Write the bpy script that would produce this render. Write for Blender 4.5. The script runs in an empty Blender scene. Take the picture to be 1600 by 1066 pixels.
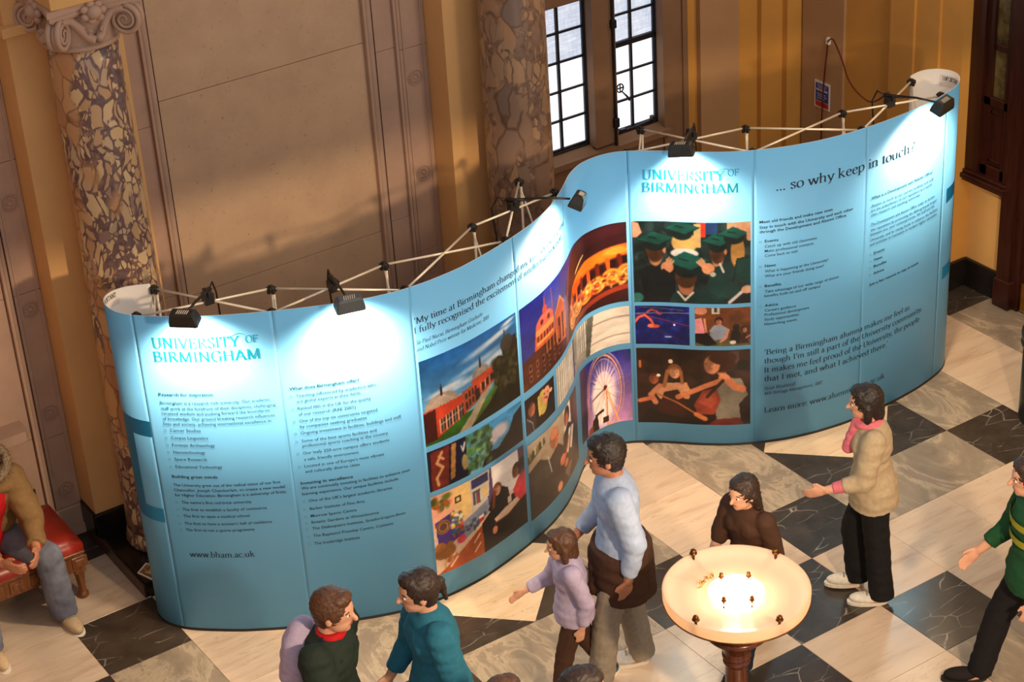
import bpy, bmesh, math, random
import numpy as np
from mathutils import Vector, Matrix, noise as mnoise

SC = bpy.context.scene
COL = SC.collection
random.seed(7)
RNG = np.random.default_rng(7)

def lin(r, g, b):
    f = lambda c: (c/255/12.92) if c/255 <= .04045 else ((c/255+.055)/1.055)**2.4
    return (f(r), f(g), f(b), 1.0)

# ------------------------------------------------------------------ camera
CAM_POS = Vector((0, 0, 7.7))
R_ = Vector((0.82586674, -0.56106484, -0.05612824))
U_ = Vector((0.31711514, 0.37984854, 0.86899544))
F_ = Vector((0.46624255, 0.73547354, -0.49162643))
cd = bpy.data.cameras.new('camera')
cd.sensor_width = 36.0
cd.lens = 3188.09/1600*36.0
cd.clip_end = 200
cam = bpy.data.objects.new('camera', cd)
COL.objects.link(cam)
cam.matrix_world = Matrix(((R_.x, U_.x, -F_.x, 0), (R_.y, U_.y, -F_.y, 0), (R_.z, U_.z, -F_.z, 7.7), (0, 0, 0, 1)))
SC.camera = cam

# ------------------------------------------------------------------ world, lights, exposure
W = bpy.data.worlds.new('world'); SC.world = W; W.use_nodes = True
bg = W.node_tree.nodes['Background']
bg.inputs[0].default_value = (0.98, 0.95, 0.95, 1)
bg.inputs[1].default_value = 0.56
SC.view_settings.view_transform = 'Standard'
SC.view_settings.look = 'None'
SC.view_settings.exposure = 0.0
SC.view_settings.gamma = 1.0
SC.view_settings.use_curve_mapping = False

def light(name, kind, loc, target, energy, color, **kw):
    d = bpy.data.lights.new(name, kind); d.energy = energy; d.color = color
    for k, v in kw.items(): setattr(d, k, v)
    o = bpy.data.objects.new(name, d); COL.objects.link(o); o.location = loc
    if target is not None:
        o.rotation_euler = (Vector(target)-Vector(loc)).to_track_quat('-Z', 'Y').to_euler()
    return o
# a shaded pendant lamp hanging in the hall in front of the display, shining straight down and sideways
light('pendant_lamp', 'SPOT', (4.7, 2.1, 4.4), (4.7, 2.1, 0), 1400, (1.0, 0.72, 0.44), spot_size=math.radians(152.2), spot_blend=0.014, shadow_soft_size=0.16)
# chandelier high over the hall, to the right of the camera
light('chandelier', 'POINT', (8.2, 4.6, 5.6), None, 260, (1.0, 0.80, 0.58), shadow_soft_size=0.45)

# wall lamp on the pier right of the window, above the frame
light('wall_lamp', 'POINT', (10.16, 9.86, 3.6), None, 34, (1.0, 0.80, 0.52), shadow_soft_size=0.09)

# ------------------------------------------------------------------ materials
def mat(name, base=None, rough=.5, metal=0, spec=.5, coat=0, emit=None, estr=0, trans=0):
    m = bpy.data.materials.new(name); m.use_nodes = True
    b = m.node_tree.nodes['Principled BSDF']
    if base is not None: b.inputs['Base Color'].default_value = base
    b.inputs['Roughness'].default_value = rough
    b.inputs['Metallic'].default_value = metal
    b.inputs['Specular IOR Level'].default_value = spec
    b.inputs['Coat Weight'].default_value = coat
    if emit is not None:
        b.inputs['Emission Color'].default_value = emit; b.inputs['Emission Strength'].default_value = estr
    if trans: b.inputs['Transmission Weight'].default_value = trans
    return m
class NT:
    def __init__(s, m): s.t = m.node_tree; s.n = s.t.nodes; s.l = s.t.links; s.b = s.n['Principled BSDF']
    def new(s, t, **kw):
        n = s.n.new(t)
        for k, v in kw.items(): setattr(n, k, v)
        return n
    def put(s, sock, v):
        if hasattr(v, 'is_output'): s.l.new(v, sock)
        else: sock.default_value = v
    def pos(s): return s.new('ShaderNodeNewGeometry').outputs['Position']
    def objco(s): return s.new('ShaderNodeTexCoord').outputs['Object']
    def rnd(s): return s.new('ShaderNodeObjectInfo').outputs['Random']
    def mapv(s, v, scale=(1, 1, 1), rot=(0, 0, 0), loc=(0, 0, 0)):
        n = s.new('ShaderNodeMapping'); s.l.new(v, n.inputs[0])
        n.inputs['Scale'].default_value = scale; n.inputs['Rotation'].default_value = rot; n.inputs['Location'].default_value = loc
        return n.outputs[0]
    def vadd(s, a, b, op='ADD'):
        n = s.new('ShaderNodeVectorMath', operation=op); s.put(n.inputs[0], a); s.put(n.inputs[1], b); return n.outputs[0]
    def noise(s, v, scale=5, detail=4, rough=.55, dist=0):
        n = s.new('ShaderNodeTexNoise'); s.l.new(v, n.inputs['Vector'])
        n.inputs['Scale'].default_value = scale; n.inputs['Detail'].default_value = detail; n.inputs['Roughness'].default_value = rough; n.inputs['Distortion'].default_value = dist
        return n.outputs[0]
    def voro(s, v, scale=5, feature='F1', out='Distance'):
        n = s.new('ShaderNodeTexVoronoi', feature=feature); s.l.new(v, n.inputs['Vector']); n.inputs['Scale'].default_value = scale
        return n.outputs[out]
    def ramp(s, f, stops, interp='LINEAR'):
        n = s.new('ShaderNodeValToRGB'); s.l.new(f, n.inputs[0]); e = n.color_ramp.elements; n.color_ramp.interpolation = interp
        while len(e) < len(stops): e.new(.5)
        for q, (p, c) in zip(e, stops): q.position = p; q.color = c if len(c) == 4 else (*c, 1)
        return n.outputs[0]
    def mix(s, f, a, b, mode='MIX'):
        n = s.new('ShaderNodeMix', data_type='RGBA', blend_type=mode); s.put(n.inputs[0], f); s.put(n.inputs[6], a); s.put(n.inputs[7], b); return n.outputs[2]
    def math(s, op, a, b=0.0):
        n = s.new('ShaderNodeMath', operation=op); s.put(n.inputs[0], a); s.put(n.inputs[1], b); return n.outputs[0]
    def bump(s, h, strength=.2, dist=.01):
        n = s.new('ShaderNodeBump'); s.l.new(h, n.inputs['Height']); n.inputs['Strength'].default_value = strength; n.inputs['Distance'].default_value = dist
        s.l.new(n.outputs[0], s.b.inputs['Normal'])
    def color(s, c): s.l.new(c, s.b.inputs['Base Color'])

def plain(name, rgb, rough=.55, metal=0, var=.12, scale=9, spec=.5, bump=0, coat=0):
    """a plain surface with slight procedural mottling"""
    m = mat(name, None, rough, metal, spec, coat); t = NT(m); c = lin(*rgb)
    n = t.noise(t.objco(), scale, 4, .6)
    d = tuple(max(0, x*(1-var)) for x in c[:3])+(1,); e = tuple(min(1, x*(1+var)) for x in c[:3])+(1,)
    t.color(t.ramp(n, [(.3, d), (.7, e)]))
    if bump: t.bump(n, bump, .004)
    return m

M = {}
# marbles of the floor
def marble_white(name, c0, c1, c2, rot, stretch=7):
    m = mat(name, None, .22, 0, .5); t = NT(m)
    r = t.new('ShaderNodeCombineXYZ'); rn = t.rnd()
    t.l.new(t.math('MULTIPLY', rn, 91.0), r.inputs[0]); t.l.new(t.math('MULTIPLY', rn, 37.0), r.inputs[1])
    p = t.vadd(t.pos(), r.outputs[0])
    v = t.mapv(p, (1.2, stretch, 1), (0, 0, rot))
    n = t.noise(v, 1.6, 6, .55, .4)
    n2 = t.noise(p, 1.3, 3, .5)
    col = t.ramp(n, [(.3, lin(*c2)), (.45, lin(*c1)), (.66, lin(*c0))])
    v3 = t.mapv(p, (1.3, 11, 1), (0, 0, rot+.12))
    vein = t.ramp(t.noise(v3, 1.6, 7, .72, .9), [(.565, (1, 1, 1)), (.59, (.62, .55, .47)), (.605, (1, 1, 1)), (.665, (1, 1, 1)), (.675, (.5, .42, .36)), (.69, (1, 1, 1))])
    col = t.mix(t.ramp(n2, [(.35, (.15, .15, .15)), (.6, (.85, .85, .85))]), col, t.mix(1.0, col, vein, 'MULTIPLY'))
    tint = t.ramp(rn, [(0, (.86, .79, .73)), (.5, (.97, .91, .85)), (1, (.93, .83, .75))])
    col = t.mix(1.0, col, tint, 'MULTIPLY')
    t.color(t.mix(t.math('MULTIPLY', n2, .25), col, lin(*c2)))
    return m
M['marble_a'] = marble_white('white_marble_streaked', (220, 203, 184), (212, 194, 174), (192, 172, 152), 0.55)
M['marble_b'] = marble_white('white_marble_crossed', (214, 198, 180), (206, 188, 168), (188, 168, 148), 2.0)
M['marble_c'] = marble_white('white_marble_soft', (216, 200, 182), (208, 190, 170), (190, 170, 150), 1.2, 3)
M['marble_d'] = marble_white('straw_marble', (230, 213, 188), (222, 202, 174), (200, 178, 148), -.25, 9)
def marble_grey():
    m = mat('grey_marble', None, .24); t = NT(m)
    r = t.new('ShaderNodeCombineXYZ'); rn = t.rnd()
    t.l.new(t.math('MULTIPLY', rn, 71.0), r.inputs[0]); t.l.new(t.math('MULTIPLY', rn, 23.0), r.inputs[1])
    p = t.vadd(t.pos(), r.outputs[0])
    n = t.noise(t.mapv(p, (2.2, 1.1, 1), (0, 0, .7)), 1.5, 8, .66, .9)
    n2 = t.noise(p, 9, 6, .7)
    c = t.ramp(n, [(.28, lin(128, 114, 98)), (.47, lin(150, 135, 116)), (.545, lin(184, 166, 142)), (.58, lin(152, 136, 118)), (.75, lin(132, 118, 102))])
    t.color(t.mix(t.math('MULTIPLY', n2, .35), c, lin(98, 90, 82)))
    return m
M['marble_grey'] = marble_grey()
def marble_black():
    m = mat('black_marble', None, .2); t = NT(m)
    r = t.new('ShaderNodeCombineXYZ'); rn = t.rnd()
    t.l.new(t.math('MULTIPLY', rn, 53.0), r.inputs[0]); t.l.new(t.math('MULTIPLY', rn, 19.0), r.inputs[1])
    p = t.vadd(t.pos(), r.outputs[0])
    wob = t.new('ShaderNodeTexNoise'); t.l.new(p, wob.inputs[0]); wob.inputs['Scale'].default_value = 3
    q = t.vadd(t.mapv(p, (1, 2.4, 1), (0, 0, 1.0)), t.vadd(wob.outputs['Color'], (.25, .25, .25), 'MULTIPLY'))
    e = t.voro(q, 3.2, 'DISTANCE_TO_EDGE')
    g = t.noise(p, 4, 4, .6)
    vein = t.math('MULTIPLY', t.ramp(e, [(0, (1, 1, 1)), (.012, (.2, .2, .2)), (.03, (0, 0, 0))]), t.ramp(g, [(.46, (0, 0, 0)), (.64, (.9, .9, .9))]))
    base = t.ramp(t.noise(p, 6, 5, .6), [(.3, lin(52, 44, 37)), (.7, lin(70, 60, 51))])
    t.color(t.mix(vein, base, lin(178, 168, 154)))
    return m
M['marble_black'] = marble_black()
M['grout'] = plain('grout', (92, 80, 66), .8)
# breccia marble of the columns
def breccia(name, sc, cream, frag, dark, vein, mask):
    """breccia: broad cream beds with thin veins, broken by belts of dark matrix full of pale fragments"""
    m = mat(name, None, .28); t = NT(m); p = t.objco()
    wob = t.new('ShaderNodeTexNoise'); t.l.new(p, wob.inputs[0]); wob.inputs['Scale'].default_value = 4
    q = t.vadd(t.mapv(p, (1, 1, .55)), t.vadd(wob.outputs['Color'], (.14, .14, .14), 'MULTIPLY'))
    def cells(scale, cols):
        c = t.new('ShaderNodeTexVoronoi'); t.l.new(q, c.inputs['Vector']); c.inputs['Scale'].default_value = scale
        sep = t.new('ShaderNodeSeparateColor'); t.l.new(c.outputs['Color'], sep.inputs[0])
        return t.ramp(sep.outputs[0], [(k/(len(cols)-1), lin(*v)) for k, v in enumerate(cols)]), sep.outputs[1]
    e1 = t.voro(q, sc, 'DISTANCE_TO_EDGE'); c1, _ = cells(sc, cream)
    smoke = t.noise(p, 5, 5, .65, 1.0)
    c1 = t.mix(t.math('MULTIPLY', smoke, .5), c1, lin(*cream[1]))
    a = t.mix(t.ramp(e1, [(0, (.9, .9, .9)), (.02, (.5, .5, .5)), (.06, (0, 0, 0))]), c1, lin(*vein))
    e2 = t.voro(q, sc*2.1, 'DISTANCE_TO_EDGE'); c2, r2 = cells(sc*2.1, frag)
    e3 = t.voro(q, sc*4.6, 'DISTANCE_TO_EDGE'); c3, r3 = cells(sc*4.6, frag)
    mtx = t.ramp(t.noise(p, 22, 5, .7), [(.35, lin(*dark)), (.65, tuple(min(1, x*2.1) for x in lin(*dark)[:3]))])
    k3 = t.math('MULTIPLY', t.ramp(e3, [(.10, (0, 0, 0)), (.16, (1, 1, 1))]), t.ramp(r3, [(.42, (0, 0, 0)), (.46, (1, 1, 1))]))
    k2 = t.math('MULTIPLY', t.ramp(e2, [(.07, (0, 0, 0)), (.11, (1, 1, 1))]), t.ramp(r2, [(.38, (0, 0, 0)), (.42, (1, 1, 1))]))
    b = t.mix(k2, t.mix(k3, mtx, c3), c2)
    big = t.noise(t.mapv(p, (1, 1, .45), loc=(3.3, 1.2, 2)), 2.6, 2, .5)
    t.color(t.mix(t.ramp(big, [(mask-.02, (0, 0, 0)), (mask+.02, (1, 1, 1))]), a, b))
    return m
M['breccia_left'] = breccia('violet_breccia', 8.0, [(190, 138, 96), (204, 158, 112), (176, 126, 92), (214, 172, 122)], [(214, 182, 136), (190, 150, 112), (222, 194, 150), (150, 120, 112)], (92, 72, 70), (120, 82, 62), .47)
M['breccia_right'] = breccia('grey_breccia', 5.6, [(176, 132, 98), (138, 116, 102), (186, 140, 100), (122, 104, 96)], [(178, 142, 108), (150, 124, 104), (184, 146, 108), (130, 110, 98)], (104, 82, 68), (96, 70, 54), .455)
def stone():
    m = mat('pinkish_limestone', None, .75, 0, .25); t = NT(m); p = t.pos()
    n = t.noise(p, 3.0, 5, .6); f = t.noise(p, 45, 3, .6)
    c = t.ramp(n, [(.3, lin(190, 158, 130)), (.7, lin(206, 173, 141))])
    s = t.ramp(f, [(.24, (.66, .6, .56)), (.36, (1, 1, 1))])
    t.color(t.mix(1.0, c, s, 'MULTIPLY')); t.bump(f, .12, .003)
    return m
M['stone'] = stone()
M['stone_rose'] = plain('rose_limestone', (184, 152, 132), .7, var=.08, scale=4, spec=.3)
M['stone_dark'] = plain('brown_window_stone', (136, 104, 78), .7, var=.12, scale=3, spec=.3)
M['paint_yellow'] = plain('ochre_paint', (214, 168, 104), .55, var=.05, scale=2.5, spec=.35)
M['paint_tan'] = plain('tan_paint', (228, 178, 118), .55, var=.05, scale=2.5, spec=.35)
M['paint_ochre'] = plain('deep_ochre_paint', (206, 150, 74), .5, var=.06, scale=2.5, spec=.35)
M['paint_mauve'] = plain('mauve_paint', (180, 142, 104), .5, var=.05, scale=2, spec=.35)
M['plinth_black'] = plain('black_plinth_marble', (26, 21, 19), .25, var=.35, scale=6)
M['plinth_brown'] = plain('brown_plinth_edge', (70, 46, 34), .35, var=.25, scale=8)
def wood(name, a, b, rough=.35):
    m = mat(name, None, rough); t = NT(m)
    n = t.noise(t.mapv(t.objco(), (14, 14, 1.2)), 3, 5, .6, .5)
    t.color(t.ramp(n, [(.3, lin(*a)), (.7, lin(*b))])); t.bump(n, .08, .003)
    return m
M['wood_dark'] = wood('dark_mahogany', (34, 12, 8), (62, 25, 14))
M['wood_lamp'] = wood('turned_mahogany', (62, 28, 16), (104, 52, 30), .25)
M['wood_bench'] = wood('carved_oak', (84, 46, 22), (140, 84, 42))
M['brass'] = plain('brass', (186, 140, 60), .3, 1, .15, 20)
M['bronze'] = plain('dark_bronze', (112, 72, 36), .35, 1, .2, 30)
M['iron'] = plain('window_iron', (34, 34, 44), .45, .3)
M['black_plastic'] = plain('black_plastic', (30, 28, 27), .4, var=.15)
M['grey_plastic'] = plain('grey_plastic', (70, 76, 82), .4, var=.1)
M['chrome'] = plain('satin_aluminium', (240, 228, 206), .3, .35, .04)
M['white_back'] = plain('white_panel_back', (232, 224, 216), .5, var=.03)
M['panel_blue'] = plain('printed_blue_laminate', (100, 174, 228), .5, var=.025, scale=1.5, spec=.4)
M['ink_teal'] = plain('teal_ink', (0, 116, 168), .4, var=.03)
M['ink_logo'] = plain('logo_teal_ink', (0, 150, 186), .4, var=.03)
M['ink_dark'] = plain('dark_navy_ink', (16, 34, 50), .45, var=.04)
M['ink_square'] = plain('pale_teal_ink', (84, 150, 170), .45, var=.04)
M['ink_black'] = plain('black_ink', (20, 18, 18), .5)
M['red_cord'] = plain('dark_red_cord', (92, 26, 14), .5)
M['black_cord'] = plain('black_cord', (34, 20, 16), .5)
M['leather'] = plain('red_leather', (150, 40, 26), .32, var=.2, scale=12, bump=.15)
M['bin_metal'] = plain('dark_green_metal', (58, 64, 60), .3, .7, .12, 6)
M['rubber'] = plain('black_rubber', (20, 20, 20), .7)

# ------------------------------------------------------------------ mesh helpers
class MB:
    def __init__(s): s.v = []; s.f = []; s.m = []
    def add(s, vs, fs, mi=0):
        o = len(s.v); s.v += [tuple(map(float, p)) for p in vs]; s.f += [tuple(i+o for i in f) for f in fs]; s.m += [mi]*len(fs)
    def box(s, x0, x1, y0, y1, z0, z1, mi=0, bev=0, top=1.0):
        """box; top<1 tapers the upper face"""
        if bev:
            b = bev
            prof = [(z0, b), (z0+b, 0), (z1-b, 0), (z1, b)]
            rings = []
            for z, i in prof:
                rings.append([(x0+i, y0+i, z), (x1-i, y0+i, z), (x1-i, y1-i, z), (x0+i, y1-i, z)])
            vs = [p for r in rings for p in r]; fs = [(3, 2, 1, 0), (12, 13, 14, 15)]
            for k in range(3):
                for j in range(4):
                    a = k*4+j; c = k*4+(j+1) % 4
                    fs.append((a, c, c+4, a+4))
            s.add(vs, fs, mi); return
        cx, cy = (x0+x1)/2, (y0+y1)/2
        q = lambda x, y: (cx+(x-cx)*top, cy+(y-cy)*top)
        vs = [(x0, y0, z0), (x1, y0, z0), (x1, y1, z0), (x0, y1, z0)]+[(*q(x, y), z1) for x, y in ((x0, y0), (x1, y0), (x1, y1), (x0, y1))]
        s.add(vs, [(3, 2, 1, 0), (4, 5, 6, 7), (0, 1, 5, 4), (1, 2, 6, 5), (2, 3, 7, 6), (3, 0, 4, 7)], mi)
    def prism(s, poly, z0, z1, mi=0):
        n = len(poly)
        s.add([(x, y, z0) for x, y in poly]+[(x, y, z1) for x, y in poly],
              [tuple(range(n-1, -1, -1)), tuple(range(n, 2*n))]+[(i, (i+1) % n, n+(i+1) % n, n+i) for i in range(n)], mi)
    def lathe(s, prof, seg=32, mi=0, c=(0, 0, 0), closed=True):
        """profile (r, z) revolved around z at c"""
        o = []
        for r, z in prof:
            for k in range(seg):
                a = 2*math.pi*k/seg; o.append((c[0]+r*math.cos(a), c[1]+r*math.sin(a), c[2]+z))
        fs = []
        for i in range(len(prof)-1):
            for k in range(seg):
                a = i*seg+k; b = i*seg+(k+1) % seg
                fs.append((a, b, b+seg, a+seg))
        if closed:
            fs.append(tuple(range(seg-1, -1, -1))); n = (len(prof)-1)*seg; fs.append(tuple(range(n, n+seg)))
        s.add(o, fs, mi)
    def tube(s, pts, r, seg=8, mi=0, caps=True):
        pts = [Vector(p) for p in pts]; n = len(pts)
        rr = r if hasattr(r, '__len__') else [r]*n
        o = []; prev = None
        for i, p in enumerate(pts):
            t = (pts[min(i+1, n-1)]-pts[max(i-1, 0)]).normalized()
            if prev is None:
                a = Vector((0, 0, 1)) if abs(t.z) < .9 else Vector((1, 0, 0)); u = t.cross(a).normalized()
            else:
                u = (prev-t*prev.dot(t)).normalized()
            prev = u; w = t.cross(u)
            for k in range(seg):
                a = 2*math.pi*k/seg; o.append(p+(u*math.cos(a)+w*math.sin(a))*rr[i])
        fs = []
        for i in range(n-1):
            for k in range(seg):
                a = i*seg+k; b = i*seg+(k+1) % seg; fs.append((a, b, b+seg, a+seg))
        if caps: fs.append(tuple(range(seg-1, -1, -1))); fs.append(tuple(range((n-1)*seg, n*seg)))
        s.add(o, fs, mi)
    def ell(s, c, r, seg=16, rings=10, mi=0, axes=None):
        """ellipsoid with radii r along axes"""
        c = Vector(c); r = (r, r, r) if not hasattr(r, '__len__') else r
        A = axes or (Vector((1, 0, 0)), Vector((0, 1, 0)), Vector((0, 0, 1)))
        o = [c-A[2]*r[2]]
        for i in range(1, rings):
            th = math.pi*i/rings
            for k in range(seg):
                ph = 2*math.pi*k/seg
                o.append(c+A[0]*(r[0]*math.sin(th)*math.cos(ph))+A[1]*(r[1]*math.sin(th)*math.sin(ph))-A[2]*(r[2]*math.cos(th)))
        o.append(c+A[2]*r[2]); fs = []
        for k in range(seg): fs.append((0, 1+(k+1) % seg, 1+k))
        for i in range(rings-2):
            for k in range(seg):
                a = 1+i*seg+k; b = 1+i*seg+(k+1) % seg; fs.append((a, b, b+seg, a+seg))
        l = len(o)-1; b0 = 1+(rings-2)*seg
        for k in range(seg): fs.append((l, b0+k, b0+(k+1) % seg))
        s.add(o, fs, mi)
    def mesh(s, name, mats, smooth=False):
        me = bpy.data.meshes.new(name); me.from_pydata(s.v, [], s.f)
        for m in (mats if isinstance(mats, (list, tuple)) else [mats]): me.materials.append(M[m] if isinstance(m, str) else m)
        if any(s.m): me.polygons.foreach_set('material_index', s.m)
        if smooth: me.polygons.foreach_set('use_smooth', [True]*len(me.polygons))
        me.update(); return me
    def obj(s, name, mats, parent=None, smooth=False, **props):
        return link(name, s.mesh(name, mats, smooth), parent, **props)
def link(name, data, parent=None, loc=None, **props):
    o = bpy.data.objects.new(name, data); COL.objects.link(o)
    if parent is not None:
        o.parent = parent
        if parent.type == 'EMPTY': o.matrix_parent_inverse = Matrix.Translation(-parent.location)   # children are modelled in world space
    if loc is not None: o.location = loc
    for k, v in props.items():
        if v is not None: o[k] = v
    return o
def thing(name, label, category, loc=(0, 0, 0), group=None):
    o = link(name, None, None, loc); o['label'] = label; o['category'] = category
    if group: o['group'] = group
    o.empty_display_size = .1
    return o
def struct(name, loc=(0, 0, 0)):
    o = link(name, None, None, loc); o['kind'] = 'structure'; return o
def smooth_by_angle(me, deg=35):
    me.polygons.foreach_set('use_smooth', [True]*len(me.polygons))
    bm = bmesh.new(); bm.from_mesh(me); lim = math.radians(deg)
    for e in bm.edges:
        if len(e.link_faces) == 2: e.smooth = e.calc_face_angle(0) < lim
    bm.to_mesh(me); bm.free()
# ================================================================== FLOOR
floor = struct('floor')
g = MB(); g.box(-4, 10.9, 1.5, 12.4, -.08, -.022); g.obj('bedding', 'grout', floor)
SIZES = {}
def tile(poly, m):
    """a marble slab with a fine open joint, its own piece of the floor"""
    cx = sum(p[0] for p in poly)/len(poly); cy = sum(p[1] for p in poly)/len(poly)
    loc = [(round(x-cx, 3), round(y-cy, 3)) for x, y in poly]
    key = (tuple(loc), m)
    if key not in SIZES:
        b = MB(); k = 1-.0016/max(.1, min(math.hypot(*p) for p in loc)); kk = k-.004
        n = len(loc)
        vs = [(x*k, y*k, -.03) for x, y in loc]+[(x*k, y*k, -.001) for x, y in loc]+[(x*kk, y*kk, 0) for x, y in loc]
        fs = [tuple(range(2*n, 3*n))]+[(i+r*n, (i+1) % n+r*n, (i+1) % n+(r+1)*n, i+(r+1)*n) for r in (0, 1) for i in range(n)]
        b.add(vs, fs); SIZES[key] = b.mesh('tile', m)
    return link('tile', SIZES[key], floor, (cx, cy, 0))
def rect(x0, x1, y0, y1): return [(x0, y0), (x1, y0), (x1, y1), (x0, y1)]
PX = [('n', (.196, .742, 1.37, 1.943)), ('w', (1.943, 3.108)), ('n', (3.108, 3.66, 4.285, 4.857)), ('w', (4.857, 6.022)), ('n', (6.022, 6.568, 7.2, 7.769)), ('w', (7.769, 8.932)), ('n', (8.932, 9.479, 10.11, 10.56))]
PY = [('w', (2.693, 3.858)), ('n', (3.858, 4.43, 5.06, 5.606)), ('w', (5.606, 6.768)), ('n', (6.768, 7.338, 7.962, 8.519)), ('w', (8.519, 9.69)), ('n', (9.69, 10.26, 10.89, 11.2))]
ALT = ['marble_a', 'marble_b', 'marble_c']; cnt = 0
for kx, bx in PX:
    for ky, by in PY:
        if bx[0] < 1.9 and by[0] < 5: continue
        if kx == 'w' and ky == 'w':
            x0, x1 = bx; y0, y1 = by; xm, ym = (x0+x1)/2, (y0+y1)/2
            tile([(xm, y0), (x1, ym), (xm, y1), (x0, ym)], 'marble_d')
            for tri in ([(x0, y0), (xm, y0), (x0, ym)], [(x1, y0), (x1, ym), (xm, y0)], [(x1, y1), (xm, y1), (x1, ym)], [(x0, y1), (x0, ym), (xm, y1)]):
                tile(tri, 'marble_black')
        elif kx == 'n' and ky == 'n':
            for i in range(3):
                for j in range(3):
                    cnt += 1
                    tile(rect(bx[i], bx[i+1], by[j], by[j+1]), 'marble_black' if (i+j) % 2 == 0 else ALT[cnt % 3])
        elif kx == 'n':
            for i in range(3):
                if i == 1:
                    ym = sum(by)/2
                    for a, b in ((by[0], ym), (ym, by[1])): cnt += 1; tile(rect(bx[1], bx[2], a, b), ALT[cnt % 3])
                else: tile(rect(bx[i], bx[i+1], by[0], by[1]), 'marble_grey')
        else:
            for j in range(3):
                if j == 1:
                    xm = sum(bx)/2
                    for a, b in ((bx[0], xm), (xm, bx[1])): cnt += 1; tile(rect(a, b, by[1], by[2]), ALT[cnt % 3])
                else: tile(rect(bx[0], bx[1], by[j], by[j+1]), 'marble_grey' if (j == 2 or cnt % 2) else 'marble_b')

# ================================================================== WALLS
HT = 5.6
wall = struct('wall_back')
def part(name, m, parent, bx, bev=0, **kw):
    b = MB(); b.box(*bx, bev=bev); return b.obj(name, m, parent, **kw)
part('masonry', 'stone', wall, (-2.5, 10.9, 12.3, 12.5, -.05, HT))
part('masonry', 'stone', wall, (-2.5, 7.27, 11.26, 12.3, -.05, HT))
# ---- left stone bay
def slabs(x0, x1, zs, y, m, d=.06, name='slab'):
    for a, b in zip(zs[:-1], zs[1:]): part(name, m, wall, (x0+.0015, x1-.0015, y, y+d, a+.0015, b-.0015), .002)
def rosette(x, z, y):
    """carved rosette: rim ring, twelve petals and a button, in low relief"""
    b = MB(); seg = 32
    for r0, d in ((.056, .006), (.047, .006)):
        pts = [(x+r0*math.cos(2*math.pi*k/seg), y-.002, z+r0*math.sin(2*math.pi*k/seg)) for k in range(seg+1)]
        b.tube(pts, .0045 if r0 > .05 else .002, 6, caps=False)
    for k in range(12):
        a = 2*math.pi*k/12; ax = Vector((math.cos(a), 0, math.sin(a))); bx_ = Vector((-math.sin(a), 0, math.cos(a)))
        b.ell(Vector((x, y-.001, z))+ax*.031, (.0135, .0075, .008), 8, 6, axes=(ax, bx_, Vector((0, -1, 0))))
    b.ell((x, y-.002, z), (.012, .008, .012), 10, 6)
    b.obj('rosette', 'stone_rose', wall, smooth=True)
def border(x0, x1, zs, rz, y=11.2):
    """rose limestone strip with fillets, a sunk panel line and rosettes"""
    slabs(x0, x1, zs, y, 'stone_rose', .06, 'border_slab')
    w = x1-x0
    for u in (.16, .86):
        part('fillet', 'stone_rose', wall, (x0+w*u-.006, x0+w*u+.006, y-.007, y+.01, zs[0]+.26, zs[-1]), .002)
    for z in rz: rosette(x0+w*.5, z, y)
def moulding(x0, x1, y, m='stone_rose'):
    """upright moulding: a fillet, a hollow and a round"""
    part('moulding', m, wall, (x0, x0+.018, y-.022, y+.03, .25, HT), .003)
    b = MB(); r = (x1-x0-.03)/2; cx = x0+.024+r
    b.prism([(cx+r*math.cos(a), y+.004-r*.55*math.sin(a)) for a in [math.pi*k/8 for k in range(9)]], .25, HT)
    b.obj('moulding', m, wall)
# bay left of the first column
part('slab', 'stone', wall, (-2.5, 3.17, 11.235, 11.3, 0, HT))
slabs(2.2, 3.17, [0, .72, 1.9, 2.8, 4, HT], 11.22, 'stone')
slabs(3.17, 3.39, [.25, .83, 1.86, 2.75, 4, HT], 11.21, 'stone_rose')
moulding(3.05, 3.17, 11.2); moulding(3.395, 3.45, 11.2)
border(3.452, 3.628, [.25, .80, 1.86, 2.75, 4, HT], (.39, .98, 1.74, 2.48, 3.2))
part('plinth_block', 'stone_rose', wall, (3.0, 3.628, 11.18, 11.3, .02, .25), .004)
part('plinth_block', 'plinth_brown', wall, (-2.5, 3.628, 11.185, 11.3, 0, .02))
b = MB(); b.prism([(2.2, 11.22), (3.33, 11.22), (3.33, 11.08), (3.31, 11.05), (2.2, 11.05)], .93, 1.0); b.prism([(2.2, 11.22), (3.30, 11.22), (3.30, 11.1), (2.2, 11.1)], .88, .93)
b.obj('stone_shelf', 'stone_rose', wall)
# ---- pilasters behind the two columns, painted ochre
for x0, x1 in ((3.63, 4.34), (6.57, 7.28)):
    part('pilaster', 'paint_tan', wall, (x0, x1, 10.96, 11.3, .27, HT), .004)
    part('pilaster_band', 'paint_tan', wall, (x0-.03, x1+.03, 10.92, 11.2, 3.60, 3.66), .008)
# ---- stone bay between the columns
FX = (4.52, 6.10)
for a, b_ in zip([.25, 1.45, 2.84, 4.2], [1.45, 2.84, 4.2, HT]):
    part('slab', 'stone', wall, (FX[0]+.088, FX[1]-.0015, 11.215, 11.28, a+.002, b_-.002), .002)
slabs(4.345, 4.53, [.25, 1.5, 2.70, 4, HT], 11.205, 'stone_rose')
moulding(6.10, 6.175, 11.2); moulding(4.532, 4.602, 11.2)
slabs(6.178, 6.325, [.25, 1.5, 2.75, 4, HT], 11.205, 'stone_rose')
moulding(6.325, 6.355, 11.2)
border(6.357, 6.568, [.25, 1.2, 2.72, 4, HT], (.36, 1.07, 1.79, 2.5, 3.2))
part('plinth_block', 'stone_rose', wall, (4.34, 6.568, 11.18, 11.3, 0, .25), .004)
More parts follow.
